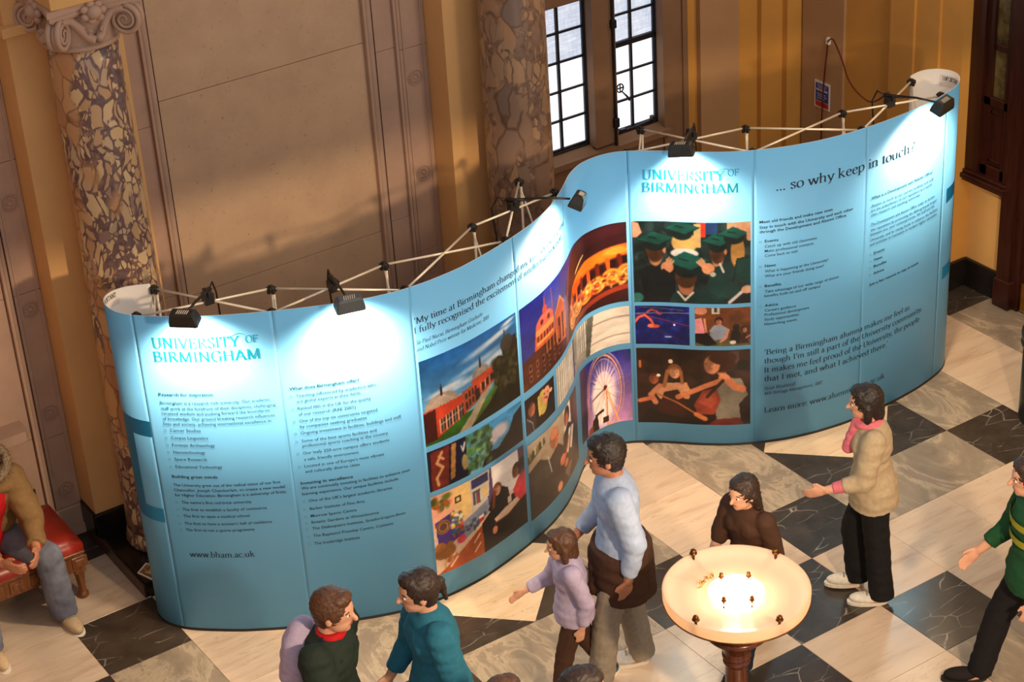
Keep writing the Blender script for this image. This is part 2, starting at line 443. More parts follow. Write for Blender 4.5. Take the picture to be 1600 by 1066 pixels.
# ---- window bay: stone frame round the two lights, painted wall to its right
WY = 11.9
part('masonry', 'paint_yellow', wall, (7.44, 10.45, 12.0, 12.3, 0, 1.2)); part('masonry', 'paint_ochre', wall, (9.26, 10.45, 11.85, 12.3, 0, HT))
part('window_jamb', 'stone_dark', wall, (7.28, 7.87, 11.78, 12.2, 0, HT), .01)
part('window_mullion', 'stone_dark', wall, (8.352, 8.548, 11.78, 12.2, 1.2, HT), .012)
part('window_jamb', 'stone_dark', wall, (9.018, 9.26, 11.78, 12.2, 0, HT), .012)
part('window_apron', 'stone_dark', wall, (7.87, 9.018, 11.80, 12.2, 0, 1.15), .004)
b = MB(); b.prism([(7.80, 11.74), (9.07, 11.74), (9.07, 12.1), (7.80, 12.1)], 1.14, 1.19); b.obj('window_sill', 'stone_dark', wall)
for x0, x1 in ((7.87, 8.352), (8.548, 9.018)):
    b = MB(); b.add([(x0, 11.78, 1.19), (x1, 11.78, 1.19), (x1, 11.93, 1.235), (x0, 11.93, 1.235), (x0, 11.93, 1.15), (x1, 11.93, 1.15), (x0, 11.78, 1.15), (x1, 11.78, 1.15)],
                    [(0, 1, 2, 3), (3, 2, 5, 4), (0, 6, 7, 1), (6, 4, 5, 7), (0, 3, 4, 6), (1, 7, 5, 2)]); b.obj('window_sill', 'stone_dark', wall)
    part('window_head', 'stone_dark', wall, (x0, x1, 11.80, 12.2, 2.425, 2.62), .01)
    part('masonry', 'stone_dark', wall, (x0, x1, 11.86, 12.2, 2.62, HT))
part('window_moulding', 'stone_dark', wall, (9.20, 9.225, 11.765, 11.8, 0, HT), .004)
part('window_moulding', 'stone_dark', wall, (8.54, 8.556, 11.765, 11.8, 1.19, HT), .004)
part('mauve_pilaster', 'paint_mauve', wall, (9.40, 9.79, 11.80, 11.9, 0, HT), .006)
part('pilaster_step', 'paint_ochre', wall, (10.02, 10.45, 11.80, 11.9, 0, HT), .006)
part('pilaster_step', 'paint_ochre', wall, (10.24, 10.45, 11.74, 11.9, 0, HT), .006)

# lit frosted panes in iron glazing bars
m = mat('frosted_daylight_pane', lin(225, 232, 240), .5, 0, .3); t = NT(m); p = t.objco()
sc_ = t.noise(t.mapv(p, (22, 1, 3)), 3, 4, .7)
t.color(t.ramp(sc_, [(.3, lin(200, 210, 226)), (.7, lin(240, 244, 250))]))
m.node_tree.links.new(t.ramp(sc_, [(.3, (.80, .87, .96)), (.7, (.96, .98, 1))]), t.b.inputs['Emission Color']); t.b.inputs['Emission Strength'].default_value = 1.15
M['pane'] = m
m = mat('scratched_frosted_pane', lin(190, 200, 220), .5, 0, .3); t = NT(m); p = t.objco()
a_ = t.noise(t.mapv(p, (60, 1, 4)), 2, 5, .8, .6); c_ = t.noise(t.mapv(p, (3, 1, 50)), 2, 4, .7); l_ = t.noise(p, 5, 3)
f_ = t.math('ADD', t.math('MULTIPLY', a_, .5), t.math('MULTIPLY', c_, .5))
t.color(t.ramp(l_, [(.3, lin(150, 160, 180)), (.7, lin(200, 208, 222))]))
m.node_tree.links.new(t.ramp(f_, [(.35, (.36, .42, .55)), (.5, (.52, .58, .70)), (.64, (.86, .9, .98))]), t.b.inputs['Emission Color']); t.b.inputs['Emission Strength'].default_value = 1.0
M['pane_scratched'] = m
RZ = [1.243, 1.481, 1.717, 1.953, 2.189, 2.425]
def window(nm, xs, thick):
    w = struct(nm)
    x0, x1 = xs[0], xs[-1]
    for i in range(len(xs)-1):
        for j in range(5):
            part('pane', 'pane' if j < 3 else 'pane_scratched', w, (xs[i]+.006, xs[i+1]-.006, WY, WY+.008, RZ[j]+.006, RZ[j+1]-.006))
    for x in xs: part('glazing_bar', 'iron', w, (x-.011, x+.011, WY-.02, WY+.02, RZ[0]-.01, RZ[-1]+.01), .004)
    for j, z in enumerate(RZ):
        h = .022 if (thick and j == 3) else .009
        part('glazing_bar', 'iron', w, (x0-.012, x1+.012, WY-(.03 if h > .01 else .018), WY+.02, z-h, z+h), .004)
    for x in (x0, x1): part('casement_frame', 'iron', w, (x-.028, x+.006, WY-.03, WY+.03, RZ[0]-.03, RZ[-1]+.03) if x == x0 else (x-.004, x+.022, WY-.03, WY+.03, RZ[0]-.03, RZ[-1]+.03), .004)
    part('casement_frame', 'iron', w, (x0-.012, x1+.012, WY-.03, WY+.03, RZ[0]-.03, RZ[0]-.008), .004)
    return w
w1 = window('window_1', [7.872, 8.107, 8.343], False)
w2 = window('window_2', [8.556, 8.786, 9.010], True)
# casement handle: boss, open ring and lever; stay along the foot of the casement
b = MB(); c0 = Vector((8.60, WY-.045, 1.60)); b.box(c0.x-.018, c0.x+.012, c0.y, c0.y+.03, c0.z-.04, c0.z+.05, bev=.004)
b.tube([c0+Vector((.035+.032*math.cos(a), -.02, .018+.034*math.sin(a))) for a in [2*math.pi*k/18 for k in range(19)]], .006, 6)
b.tube([c0+Vector((.0, -.02, .018)), c0+Vector((.07, -.02, .018))], .006, 6); b.tube([c0+Vector((.035, -.02, -.016)), c0+Vector((.035, -.02, .05))], .005, 6)
b.tube([c0+Vector((.05, -.02, -.012)), c0+Vector((.09, -.03, -.06)), c0+Vector((.115, -.03, -.10))], [.006, .009, .01], 6)
b.obj('window_handle', 'iron', w2, smooth=True)
b = MB(); b.tube([(8.60, WY-.05, 1.25), (8.78, WY-.06, 1.255), (8.98, WY-.05, 1.262)], .008, 6); b.box(8.93, 8.96, WY-.08, WY-.04, 1.25, 1.30, bev=.004); b.box(8.63, 8.68, WY-.07, WY-.04, 1.245, 1.27, bev=.003); b.obj('window_stay', 'iron', w2)
b = MB(); b.tube([(8.535, 11.765, 1.19), (8.535, 11.765, 2.5)], .011, 6); b.box(8.515, 8.56, 11.75, 11.78, 1.34, 1.42, bev=.005); b.box(8.515, 8.56, 11.75, 11.78, 2.15, 2.22, bev=.005); b.obj('espagnolette_bar', 'iron', w2)

# ---- side wall right of the window and the door wall
wr = struct('wall_right')
part('masonry', 'paint_ochre', wr, (10.41, 10.57, 9.99, 11.9, .02, HT), .003)
part('masonry', 'paint_yellow', wr, (10.57, 10.9, 2.0, 11.9, 0, HT))
part('mauve_strip', 'paint_mauve', wr, (10.385, 10.45, 11.24, 11.72, 0, HT), .004)
part('pilaster_step', 'paint_ochre', wr, (10.36, 10.45, 10.45, 10.70, 0, HT), .005)
part('pilaster_step', 'paint_ochre', wr, (10.385, 10.45, 10.21, 10.45, 0, HT), .004)
bb = struct('baseboard_right')
part('skirting', 'plinth_black', bb, (10.385, 10.552, 9.965, 10.0, 0, .24), .006); part('skirting', 'plinth_black', bb, (10.545, 10.58, 9.57, 9.99, 0, .24), .006)
part('skirting', 'plinth_black', bb, (10.38, 10.42, 10.0, 11.8, 0, .24), .006)
bl = struct('baseboard_left')
part('skirting', 'plinth_black', bl, (3.612, 3.66, 10.945, 11.18, .10, .27), .006)
part('skirting', 'plinth_black', bl, (3.612, 4.36, 10.935, 10.97, .10, .27), .006); part('skirting', 'plinth_black', bl, (6.55, 7.30, 10.935, 10.97, .10, .27), .006)
pad = struct('trim_1')
for x0 in (3.62, 6.56):
    part('plinth_slab', 'plinth_black', pad, (x0+.012, x0+.74, 10.27, 11.2, 0, .105), .004)
    part('plinth_edge', 'plinth_brown', pad, (x0, x0+.0125, 10.265, 11.19, 0, .098), .003)

wl = struct('unseen_shade_wall_left')  # added wall with pilaster, out of view, blocking world light from the left
part('masonry', 'stone', wl, (.5, .9, 6.6, 12.3, 0, HT)); part('pilaster', 'paint_tan', wl, (.85, 1.1, 8.6, 9.5, .27, HT), .006); part('pilaster_foot', 'plinth_black', wl, (.84, 1.11, 8.58, 9.52, 0, .27), .006)

# ---- mahogany doorcase with glazed side panel
dr = struct('door_1')
def dp(nm, m, y0, y1, z0, z1, x0, x1=10.6, bev=.006): return part(nm, m, dr, (x0, x1, y0, y1, z0, z1), bev)
dp('frame_post', 'wood_dark', 9.86, 10.012, .99, HT, 10.50); dp('frame_post', 'wood_dark', 9.80, 9.86, .99, HT, 10.53)
dp('frame_post', 'wood_dark', 9.60, 9.66, .99, HT, 10.53); dp('frame_rail', 'wood_dark', 9.60, 9.86, 1.58, 1.65, 10.53); dp('frame_rail', 'wood_dark', 9.62, 9.83, 2.02, 2.07, 10.55)
dp('frame_rail', 'wood_dark', 9.60, 9.86, .99, 1.10, 10.53)
dp('side_panel', 'wood_dark', 9.65, 9.81, 1.10, 1.58, 10.555)
for z0, z1 in ((1.13, 1.15), (1.52, 1.54)): dp('panel_bead', 'wood_dark', 9.67, 9.80, z0, z1, 10.545, bev=.003)
for y0, y1 in ((9.665, 9.68), (9.785, 9.80)): dp('panel_bead', 'wood_dark', y0, y1, 1.13, 1.54, 10.545, bev=.003)
b = MB()
for z0, z1, d in ((.955, .995, .045), (.925, .96, .02), (.995, 1.02, .02)): b.box(10.50-d, 10.6, 9.555-d*.2, 10.012+d*.4, z0, z1, bev=.006)
b.obj('cornice', 'wood_dark', dr)
m = mat('dusky_glass', lin(86, 74, 46), .12, 0, .6); t = NT(m); t.color(t.ramp(t.noise(t.objco(), 7, 3), [(.35, lin(52, 40, 26)), (.65, lin(112, 98, 60))])); M['glass_dusky'] = m
for z0, z1 in ((1.65, 2.02), (2.07, 3.4)): dp('glass_pane', 'glass_dusky', 9.66, 9.80, z0, z1, 10.562, bev=0)
dp('door_post', 'wood_dark', 9.47, 9.60, .10, HT, 10.50); dp('door_post', 'wood_dark', 9.45, 9.61, 0, .24, 10.485, bev=.01); dp('door_post', 'wood_dark', 9.40, 9.47, 0, HT, 10.535)
dp('door_leaf', 'wood_dark', 8.4, 9.40, .02, 2.6, 10.56); dp('kick_plate', 'brass', 8.45, 9.385, .03, .25, 10.552, bev=.002)
# ================================================================== DISPLAY WALL
DPTS = np.array([(3.93,10.11),(3.82,10.17),(3.74,10.186),(3.66,10.16),(3.62,10.11),(3.605,10.05),(3.605,9.98),(3.62,9.91),(3.66,9.84),(3.72,9.77),(3.82,9.68),(3.95,9.57),(4.13,9.45),(4.32,9.34),(4.5,9.25),(4.68,9.17),(4.85,9.11),(5.02,9.075),(5.22,9.07),(5.44,9.09),(5.68,9.15),(5.9,9.22),(6.08,9.29),(6.2,9.35),(6.36,9.45),(6.53,9.59),(6.68,9.73),(6.82,9.81),(6.97,9.83),(7.08,9.81),(7.17,9.76),(7.33,9.62),(7.48,9.46),(7.64,9.32),(7.82,9.21),(8.0,9.13),(8.2,9.07),(8.44,9.03),(8.72,9.02),(8.95,9.03),(9.18,9.055),(9.38,9.1),(9.5,9.14),(9.585,9.2),(9.63,9.245),(9.66,9.31),(9.655,9.38),(9.61,9.45),(9.54,9.49),(9.46,9.495),(9.375,9.47)])
def _dense(pts, step=.01, sig=.045):
    d = np.r_[0, np.cumsum(np.hypot(*np.diff(pts, axis=0).T))]; n = int(d[-1]/step)+1; t = np.linspace(0, d[-1], n)
    P = np.c_[np.interp(t, d, pts[:, 0]), np.interp(t, d, pts[:, 1])]
    k = int(3*sig/step); g = np.exp(-.5*(np.arange(-k, k+1)*step/sig)**2); g /= g.sum()
    pad = np.vstack([2*P[0]-P[k:0:-1], P, 2*P[-1]-P[-2:-k-2:-1]])
    return np.c_[np.convolve(pad[:, 0], g, 'valid'), np.convolve(pad[:, 1], g, 'valid')]
DQ = _dense(DPTS); DS = np.r_[0, np.cumsum(np.hypot(*np.diff(DQ, axis=0).T))]
DT = np.gradient(DQ, axis=0); DT /= np.hypot(*DT.T)[:, None]
def on(s, z, off=0.0):
    """points on the curved face: arc length s, height z, off in front of the face (arrays)"""
    s = np.asarray(s, float); x = np.interp(s, DS, DQ[:, 0]); y = np.interp(s, DS, DQ[:, 1])
    tx = np.interp(s, DS, DT[:, 0]); ty = np.interp(s, DS, DT[:, 1])
    return np.stack([x+ty*off, y-tx*off, np.broadcast_to(np.asarray(z, float), s.shape)], -1)
def on1(s, z, off=0.0): return Vector(on(np.array([s]), z, off)[0])
ZT, ZB = 2.235, .018
DISP = thing('display_wall', 'long S-curved pale blue exhibition wall printed with photographs and text, standing on the marble floor', 'display stand', tuple(on1(3.8, 0)))
SEAM = [0.0, .645, 1.455, 2.262, 3.098, 3.833, 4.558, 5.38, 6.20, 7.0, DS[-1]]
for i, (a, b_) in enumerate(zip(SEAM[:-1], SEAM[1:])):
    n = max(8, int((b_-a)/.02)); ss = np.linspace(a+.0004, b_-.0004, n)
    fr = on(ss, ZT), on(ss, ZB), on(ss, ZT, -.004), on(ss, ZB, -.004)
    B = MB(); vs = np.concatenate(fr); fs = []; mi = []
    for k in range(n-1):
        fs += [(n+k, n+k+1, k+1, k), (2*n+k, 2*n+k+1, 3*n+k+1, 3*n+k), (k, k+1, 2*n+k+1, 2*n+k), (n+k+1, n+k, 3*n+k, 3*n+k+1)]; mi += [0, 1, 1, 1]
    fs += [(0, 2*n, 3*n, n), (n-1, 2*n-1, 4*n-1, 3*n-1)]; mi += [0, 0]
    B.add(vs, fs); B.m = mi
    o = B.obj('panel', ['panel_blue', 'white_back'], DISP)
    for p in o.data.polygons: p.use_smooth = p.material_index == 0 or True
# dark foot strip under the panels
ss = np.linspace(.05, 7.7, 300); n = len(ss)
B = MB(); B.add(np.concatenate([on(ss, .02, -.002), on(ss, 0, .004), on(ss, 0, -.012), on(ss, .02, -.012)]), [(k+r*n, k+1+r*n, k+1+(r+1)*n, k+(r+1)*n) for r in range(3) for k in range(n-1)])
B.obj('foot_strip', 'black_plastic', DISP)
# ---- aluminium pop-up frame behind the panels
HB = [(3.942, 10.092), (4.478, 9.639), (5.141, 9.466), (5.822, 9.551), (6.407, 9.901), (7.481, 10.036), (8.014, 9.592), (8.656, 9.361), (9.37, 9.45)]
HF = [tuple(on1(s, 0, -.052))[:2] for s in SEAM[1:10]]
def rod(a, b, r=.0075, name='truss_bar', m='chrome'):
    B = MB(); B.tube([a, b], r, 8); return B.obj(name, m, DISP, smooth=True)
def hub(x, y, z):
    B = MB(); B.box(x-.022, x+.022, y-.022, y+.022, z-.016, z+.016, bev=.004); B.box(x-.028, x+.028, y-.007, y+.007, z-.026, z+.012, bev=.003); B.box(x-.007, x+.007, y-.028, y+.028, z-.026, z+.012, bev=.003); B.box(x-.011, x+.011, y-.016, y+.016, z+.014, z+.024, bev=.003)
    return B.obj('hub', 'black_plastic', DISP)
ZL = [2.2, 1.47, .75, .06]
XC = []
for i in range(9):
    for z in ZL[:1]+ZL[-1:]: hub(*HB[i], z); hub(*HF[i], z)
    for j in range(3):
        a, b_ = ZL[j], ZL[j+1]
        if j < 1 or i in (0, 8):
            rod((*HB[i], a-.02), (HF[i][0]*.93+HB[i][0]*.07, HF[i][1]*.93+HB[i][1]*.07, b_), .006); rod((*HF[i], a-.02), (HB[i][0]*.93+HF[i][0]*.07, HB[i][1]*.93+HF[i][1]*.07, b_), .006)
    rod((HB[i][0]+.012, HB[i][1], 2.19), (HB[i][0]+.012, HB[i][1], .06), .008, 'upright'); 
for i in range(8):
    if i != 4: rod((*HF[i], 2.195), (*HB[i+1], 2.205)); rod((*HB[i], 2.205), (*HF[i+1], 2.195))
    XC.append(tuple((HF[i][k]+HB[i+1][k]+HB[i][k]+HF[i+1][k])/4 for k in (0, 1)))
# ---- printing: flat coloured shapes laid on the curved face
def surf(name, m, polys, off, **kw):
    """flat (s,z) meshes wrapped on the face"""
    V = []; Fc = []
    for v, f in polys:
        o = len(V); V += [tuple(p) for p in v]; Fc += [tuple(i+o for i in q) for q in f]
    A = np.array(V); P = on(A[:, 0], A[:, 1], off)
    me = bpy.data.meshes.new(name); me.from_pydata(P.tolist(), [], Fc); me.materials.append(M[m]); me.update()
    return link(name, me, DISP, **kw)
def strip(s0, s1, z0, z1, step=.02):
    n = max(2, int(abs(s1-s0)/step)+1); ss = np.linspace(s0, s1, n)
    return [(s, z0) for s in ss]+[(s, z1) for s in ss], [(k, k+1, n+k+1, n+k) for k in range(n-1)]
surf('bracket_mark', 'ink_teal', [strip(.385, .645, 1.41, 1.52), strip(.385, .505, .90, 1.41), strip(.385, .64, .80, .90)], .0012, label='dark teal square bracket printed at the left end')
surf('bracket_mark', 'ink_teal', [strip(7.055, 7.36, 1.385, 1.492), strip(7.24, 7.36, .88, 1.385), strip(7.055, 7.36, .78, .88)], .0012, label='dark teal square bracket printed at the right end')
for s in (SEAM[4], SEAM[6]): surf('seam', 'ink_teal', [strip(s-.0022, s+.0022, 2.07, 2.234)], .0008)

# ---- a serif alphabet drawn with a broad pen (strokes with thick stems, thin hairlines and bracket serifs)
GL = {
'a': (45, '~8,37 15,45 25,45 31,38 31,28|31,30 31,7|~31,8 34,1 41,3|~31,26 17,24 8,15 10,3 20,-1 31,9', ''),
'b': (52, '10,74 10,3|~10,35 20,45 33,44 42,33 42,14 33,1 21,-1 10,8', 'f10,73'),
'c': (43, '~37,36 28,45 16,43 7,31 7,15 15,2 27,-1 38,8', ''),
'd': (53, '41,74 41,2|~41,35 31,45 18,43 8,31 8,14 17,1 29,-1 41,9', 'f41,73 h46,1'),
'e': (43, '8,27 36,27|~36,27 34,39 24,45 13,41 7,28 8,13 16,1 27,-1 38,8', ''),
'f': (31, '13,0 13,58|~13,56 16,69 24,75 33,70|4,44 28,44', 's13,0'),
'g': (47, '~20,46 9,41 7,30 12,20 21,17 31,22 34,32 29,42 20,46|~15,19 8,12 13,6 28,5 40,1 41,-11 29,-21 14,-20 5,-12 10,-3 17,3|30,43 44,46', ''),
'h': (54, '10,74 10,0|~10,34 19,44 31,45 39,36 39,24|39,26 39,0', 's10,0 s39,0 f10,73'),
'i': (25, '12,45 12,0|.12,63', 's12,0 f12,44'),
'j': (24, '13,45 13,-8|~13,-6 10,-18 2,-21|.13,63', 'f13,44'),
'k': (52, '10,74 10,0|37,45 11,20|19,28 43,0', 's10,0 s36,45 s42,0 f10,73'),
'l': (25, '12,74 12,0', 's12,0 f12,73'),
'm': (80, '10,45 10,0|~10,34 18,44 29,45 37,36 37,24|37,26 37,0|~37,34 46,44 57,45 65,36 65,24|65,26 65,0', 's10,0 s37,0 s65,0 f10,44'),
'n': (54, '10,45 10,0|~10,34 19,44 31,45 39,36 39,24|39,26 39,0', 's10,0 s39,0 f10,44'),
'o': (48, '~24,46 12,41 6,27 8,11 18,0 30,0 40,11 42,27 36,41 24,46', ''),
'p': (52, '10,45 10,-22|~10,35 20,45 33,44 42,33 42,14 33,1 21,-1 10,8', 's10,-22 f10,44'),
'q': (52, '42,45 42,-22|~42,35 31,45 18,43 8,31 8,14 17,1 29,-1 42,9', 's42,-22'),
'r': (37, '11,45 11,0|~11,31 18,42 27,46 34,42', 's11,0 f11,44'),
's': (37, '~31,36 23,45 12,44 7,35 14,27 25,20 31,11 25,1 14,-1 5,9', ''),
't': (30, '13,58 13,9|~13,10 16,1 27,3|4,44 26,44', ''),
'u': (54, '10,45 10,16|~10,18 13,4 23,-1 33,3 40,12|40,45 40,0', 'f10,44 f40,44 h44,1'),
'v': (46, '5,45 23,0|23,0 41,45', 's6,45 s40,45'),
'w': (68, '5,45 20,0|20,0 34,42|34,42 49,0|49,0 63,45', 's6,45 s34,45 s62,45'),
'x': (46, '6,45 40,0|39,45 7,0', 's7,45 s38,45 s8,0 s39,0'),
'y': (46, '5,45 24,1|~42,45 24,2 14,-17 5,-21', 's6,45 s41,45'),
'z': (42, '7,43 36,43|36,45 6,2|6,2 37,2', ''),
'A': (66, '5,0 32,70|32,70 60,0|16,24 49,24', 's6,0 s59,0'),
'B': (58, '13,0 13,70|~13,68 32,69 43,63 43,48 32,38 13,37|~13,37 34,37 49,29 49,11 36,1 13,2', 's10,0 s10,70'),
'C': (62, '~56,56 44,69 26,69 11,54 8,30 18,6 36,-1 57,12|56,70 56,52', ''),
'E': (56, '13,0 13,70|13,68 47,68|13,37 38,37|13,2 50,2|47,70 47,58|38,43 38,30|50,0 50,13', 's10,0 s10,70'),
'F': (52, '13,0 13,70|13,68 47,68|13,37 38,37|47,70 47,57|38,43 38,30', 's12,0 s10,70'),
'G': (68, '~57,57 44,69 26,69 11,54 8,30 18,6 36,-1 57,7|57,2 57,30|57,70 57,54', 's57,30'),
'H': (72, '14,0 14,70|58,0 58,70|14,37 58,37', 's14,0 s58,0 s14,70 s58,70'),
'I': (30, '15,0 15,70', 's15,0 s15,70'),
'L': (54, '13,0 13,70|13,2 48,2|48,0 48,14', 's10,0 s13,70'),
'M': (86, '12,0 15,70|15,70 42,3|42,3 70,70|71,70 73,0', 's11,0 s73,0 s13,70 s72,70'),
'N': (72, '13,0 13,70|13,70 58,1|58,0 58,70', 's13,0 s11,70 s58,70'),
'O': (72, '~36,70 18,64 8,46 8,24 18,6 36,-1 54,6 64,24 64,46 54,64 36,70', ''),
'P': (54, '13,0 13,70|~13,68 34,69 46,61 46,44 34,34 13,33', 's13,0 s10,70'),
'R': (62, '13,0 13,70|~13,68 33,69 44,61 44,46 32,37 13,36|29,37 57,1', 's13,0 s10,70 h57,1'),
'S': (48, '~40,57 31,68 17,68 9,55 16,42 31,33 41,19 35,4 20,-1 7,12|40,70 40,54|7,14 7,0', ''),
'T': (60, '30,0 30,70|5,68 55,68|5,70 5,55|55,70 55,55', 's30,0'),
'U': (70, '13,70 13,26|~13,28 16,8 33,-1 50,7 57,26|57,24 57,70', 's13,70 s57,70'),
'V': (64, '5,70 32,0|32,0 59,70', 's6,70 s58,70'),
'W': (92, '5,70 26,0|26,0 46,66|46,66 66,0|66,0 87,70', 's6,70 s86,70 s46,70'),
'Y': (62, '4,70 30,34|58,70 30,34|30,35 30,0', 's5,70 s56,70 s30,0'),
'0': (46, '~23,68 12,60 7,40 8,20 16,2 30,2 38,20 39,40 34,60 23,68', ''),
'1': (34, '18,0 18,68|18,68 8,60', 's18,0'),
'2': (44, '~8,54 14,66 27,67 35,55 30,38 7,2|7,2 39,2|39,1 40,12', ''),
'.': (20, '.9,3', ''), ',': (20, '.10,3|10,2 5,-12', ''), ':': (22, '.10,5|.10,40', ''), "'": (20, '.11,66|12,66 7,54', ''),
'?': (40, '.18,3|~8,58 16,70 30,68 33,54 22,38 18,18', ''), '-': (30, '5,24 25,24', ''), ' ': (24, '', ''), ';': (20, '.10,40|.10,3|10,2 5,-12', ''),
}
def cat(p, n=5):
    p = np.array(p, float); q = np.vstack([2*p[0]-p[1], p, 2*p[-1]-p[-2]]); o = []
    for i in range(len(p)-1):
        a, b, c, d = q[i:i+4]
        for t in np.arange(n)/n: o.append(.5*(2*b+(c-a)*t+(2*a-5*b+4*c-d)*t*t+(3*b-a-3*c+d)*t**3))
    o.append(p[-1]); return np.array(o)
def glyph(ch, nib=9.5, thin=3.2, cap=False):
    w, st, sf = GL[ch]; out = []
    def ribbon(P):
        d = np.gradient(P, axis=0); d /= np.maximum(1e-6, np.hypot(*d.T))[:, None]
        th = np.arctan2(d[:, 1], d[:, 0]); wd = thin+(nib-thin)*np.abs(np.sin(th-math.radians(14)))**1.5
        nn = np.c_[-d[:, 1], d[:, 0]]*wd[:, None]/2; n = len(P)
        out.append((np.vstack([P+nn, P-nn]), [(n+k, n+k+1, k+1, k) for k in range(n-1)]))
    for s in filter(None, st.split('|')):
        if s[0] == '.':
            x, y = map(float, s[1:].split(',')); r = nib*.58
            out.append((np.array([(x+r*math.cos(a), y+r*math.sin(a)) for a in np.arange(8)*math.pi/4]), [tuple(range(8))])); continue
        P = [tuple(map(float, q.split(','))) for q in s.lstrip('~').split()]
        ribbon(cat(P) if s[0] == '~' else np.array(P))
    for q in sf.split():
        x, y = map(float, q[1:].split(',')); k = q[0]; h = thin*.95; hw = nib*.95
        up = y > 40
        if k == 's': a = [(x-hw, y-(h if up else 0)), (x+hw, y-(h if up else 0)), (x+hw, y+(0 if up else h)), (x-hw, y+(0 if up else h))]
        elif k == 'f': a = [(x-hw*1.1, y-5), (x-hw*1.1+1, y-7.5), (x, y-3), (x, y+1)]
        else: a = [(x-5, y-1.2), (x+5, y-1.2), (x+5, y+1.6), (x-5, y+1.6)]
        out.append((np.array(a), [(0, 1, 2, 3)]))
    return w, out
GC = {}
def serif_line(txt, s0, s1, z, em, slant=0., nib=9.5, thin=3.2, track=0):
    key = (nib, thin); x = 0; polys = []; 
    for ch in txt:
        if (ch, key) not in GC: GC[(ch, key)] = glyph(ch, nib, thin)
        w, g = GC[(ch, key)]
        for v, f in g: polys.append((v+np.array([x, 0]), f))
        x += w+track
    allv = np.vstack([p for p, _ in polys]); lo, hi = allv[:, 0].min(), allv[:, 0].max()
    kx = (s1-s0)/(hi-lo); kz = em/100
    return [(np.c_[s0+(v[:, 0]-lo+slant*v[:, 1]*kz/kx)*kx, z+v[:, 1]*kz], f) for v, f in polys]
def sans_line(txt, s0, s1, z, em, bold=False):
    c = bpy.data.curves.new('t', 'FONT'); c.body = txt; c.size = 1.0; c.resolution_u = 2; c.fill_mode = 'FRONT'; c.offset = .014 if bold else .002
    o = bpy.data.objects.new('t', c); COL.objects.link(o)
    me = bpy.data.meshes.new_from_object(o.evaluated_get(bpy.context.evaluated_depsgraph_get()))
    v = np.empty(len(me.vertices)*3); me.vertices.foreach_get('co', v); v = v.reshape(-1, 3)[:, :2]; f = [tuple(p.vertices) for p in me.polygons]
    bpy.data.objects.remove(o); bpy.data.curves.remove(c); bpy.data.meshes.remove(me)
    lo, hi = v[:, 0].min(), v[:, 0].max()
    return [(np.c_[s0+(v[:, 0]-lo)*(s1-s0)/(hi-lo), z+v[:, 1]*em], f)]
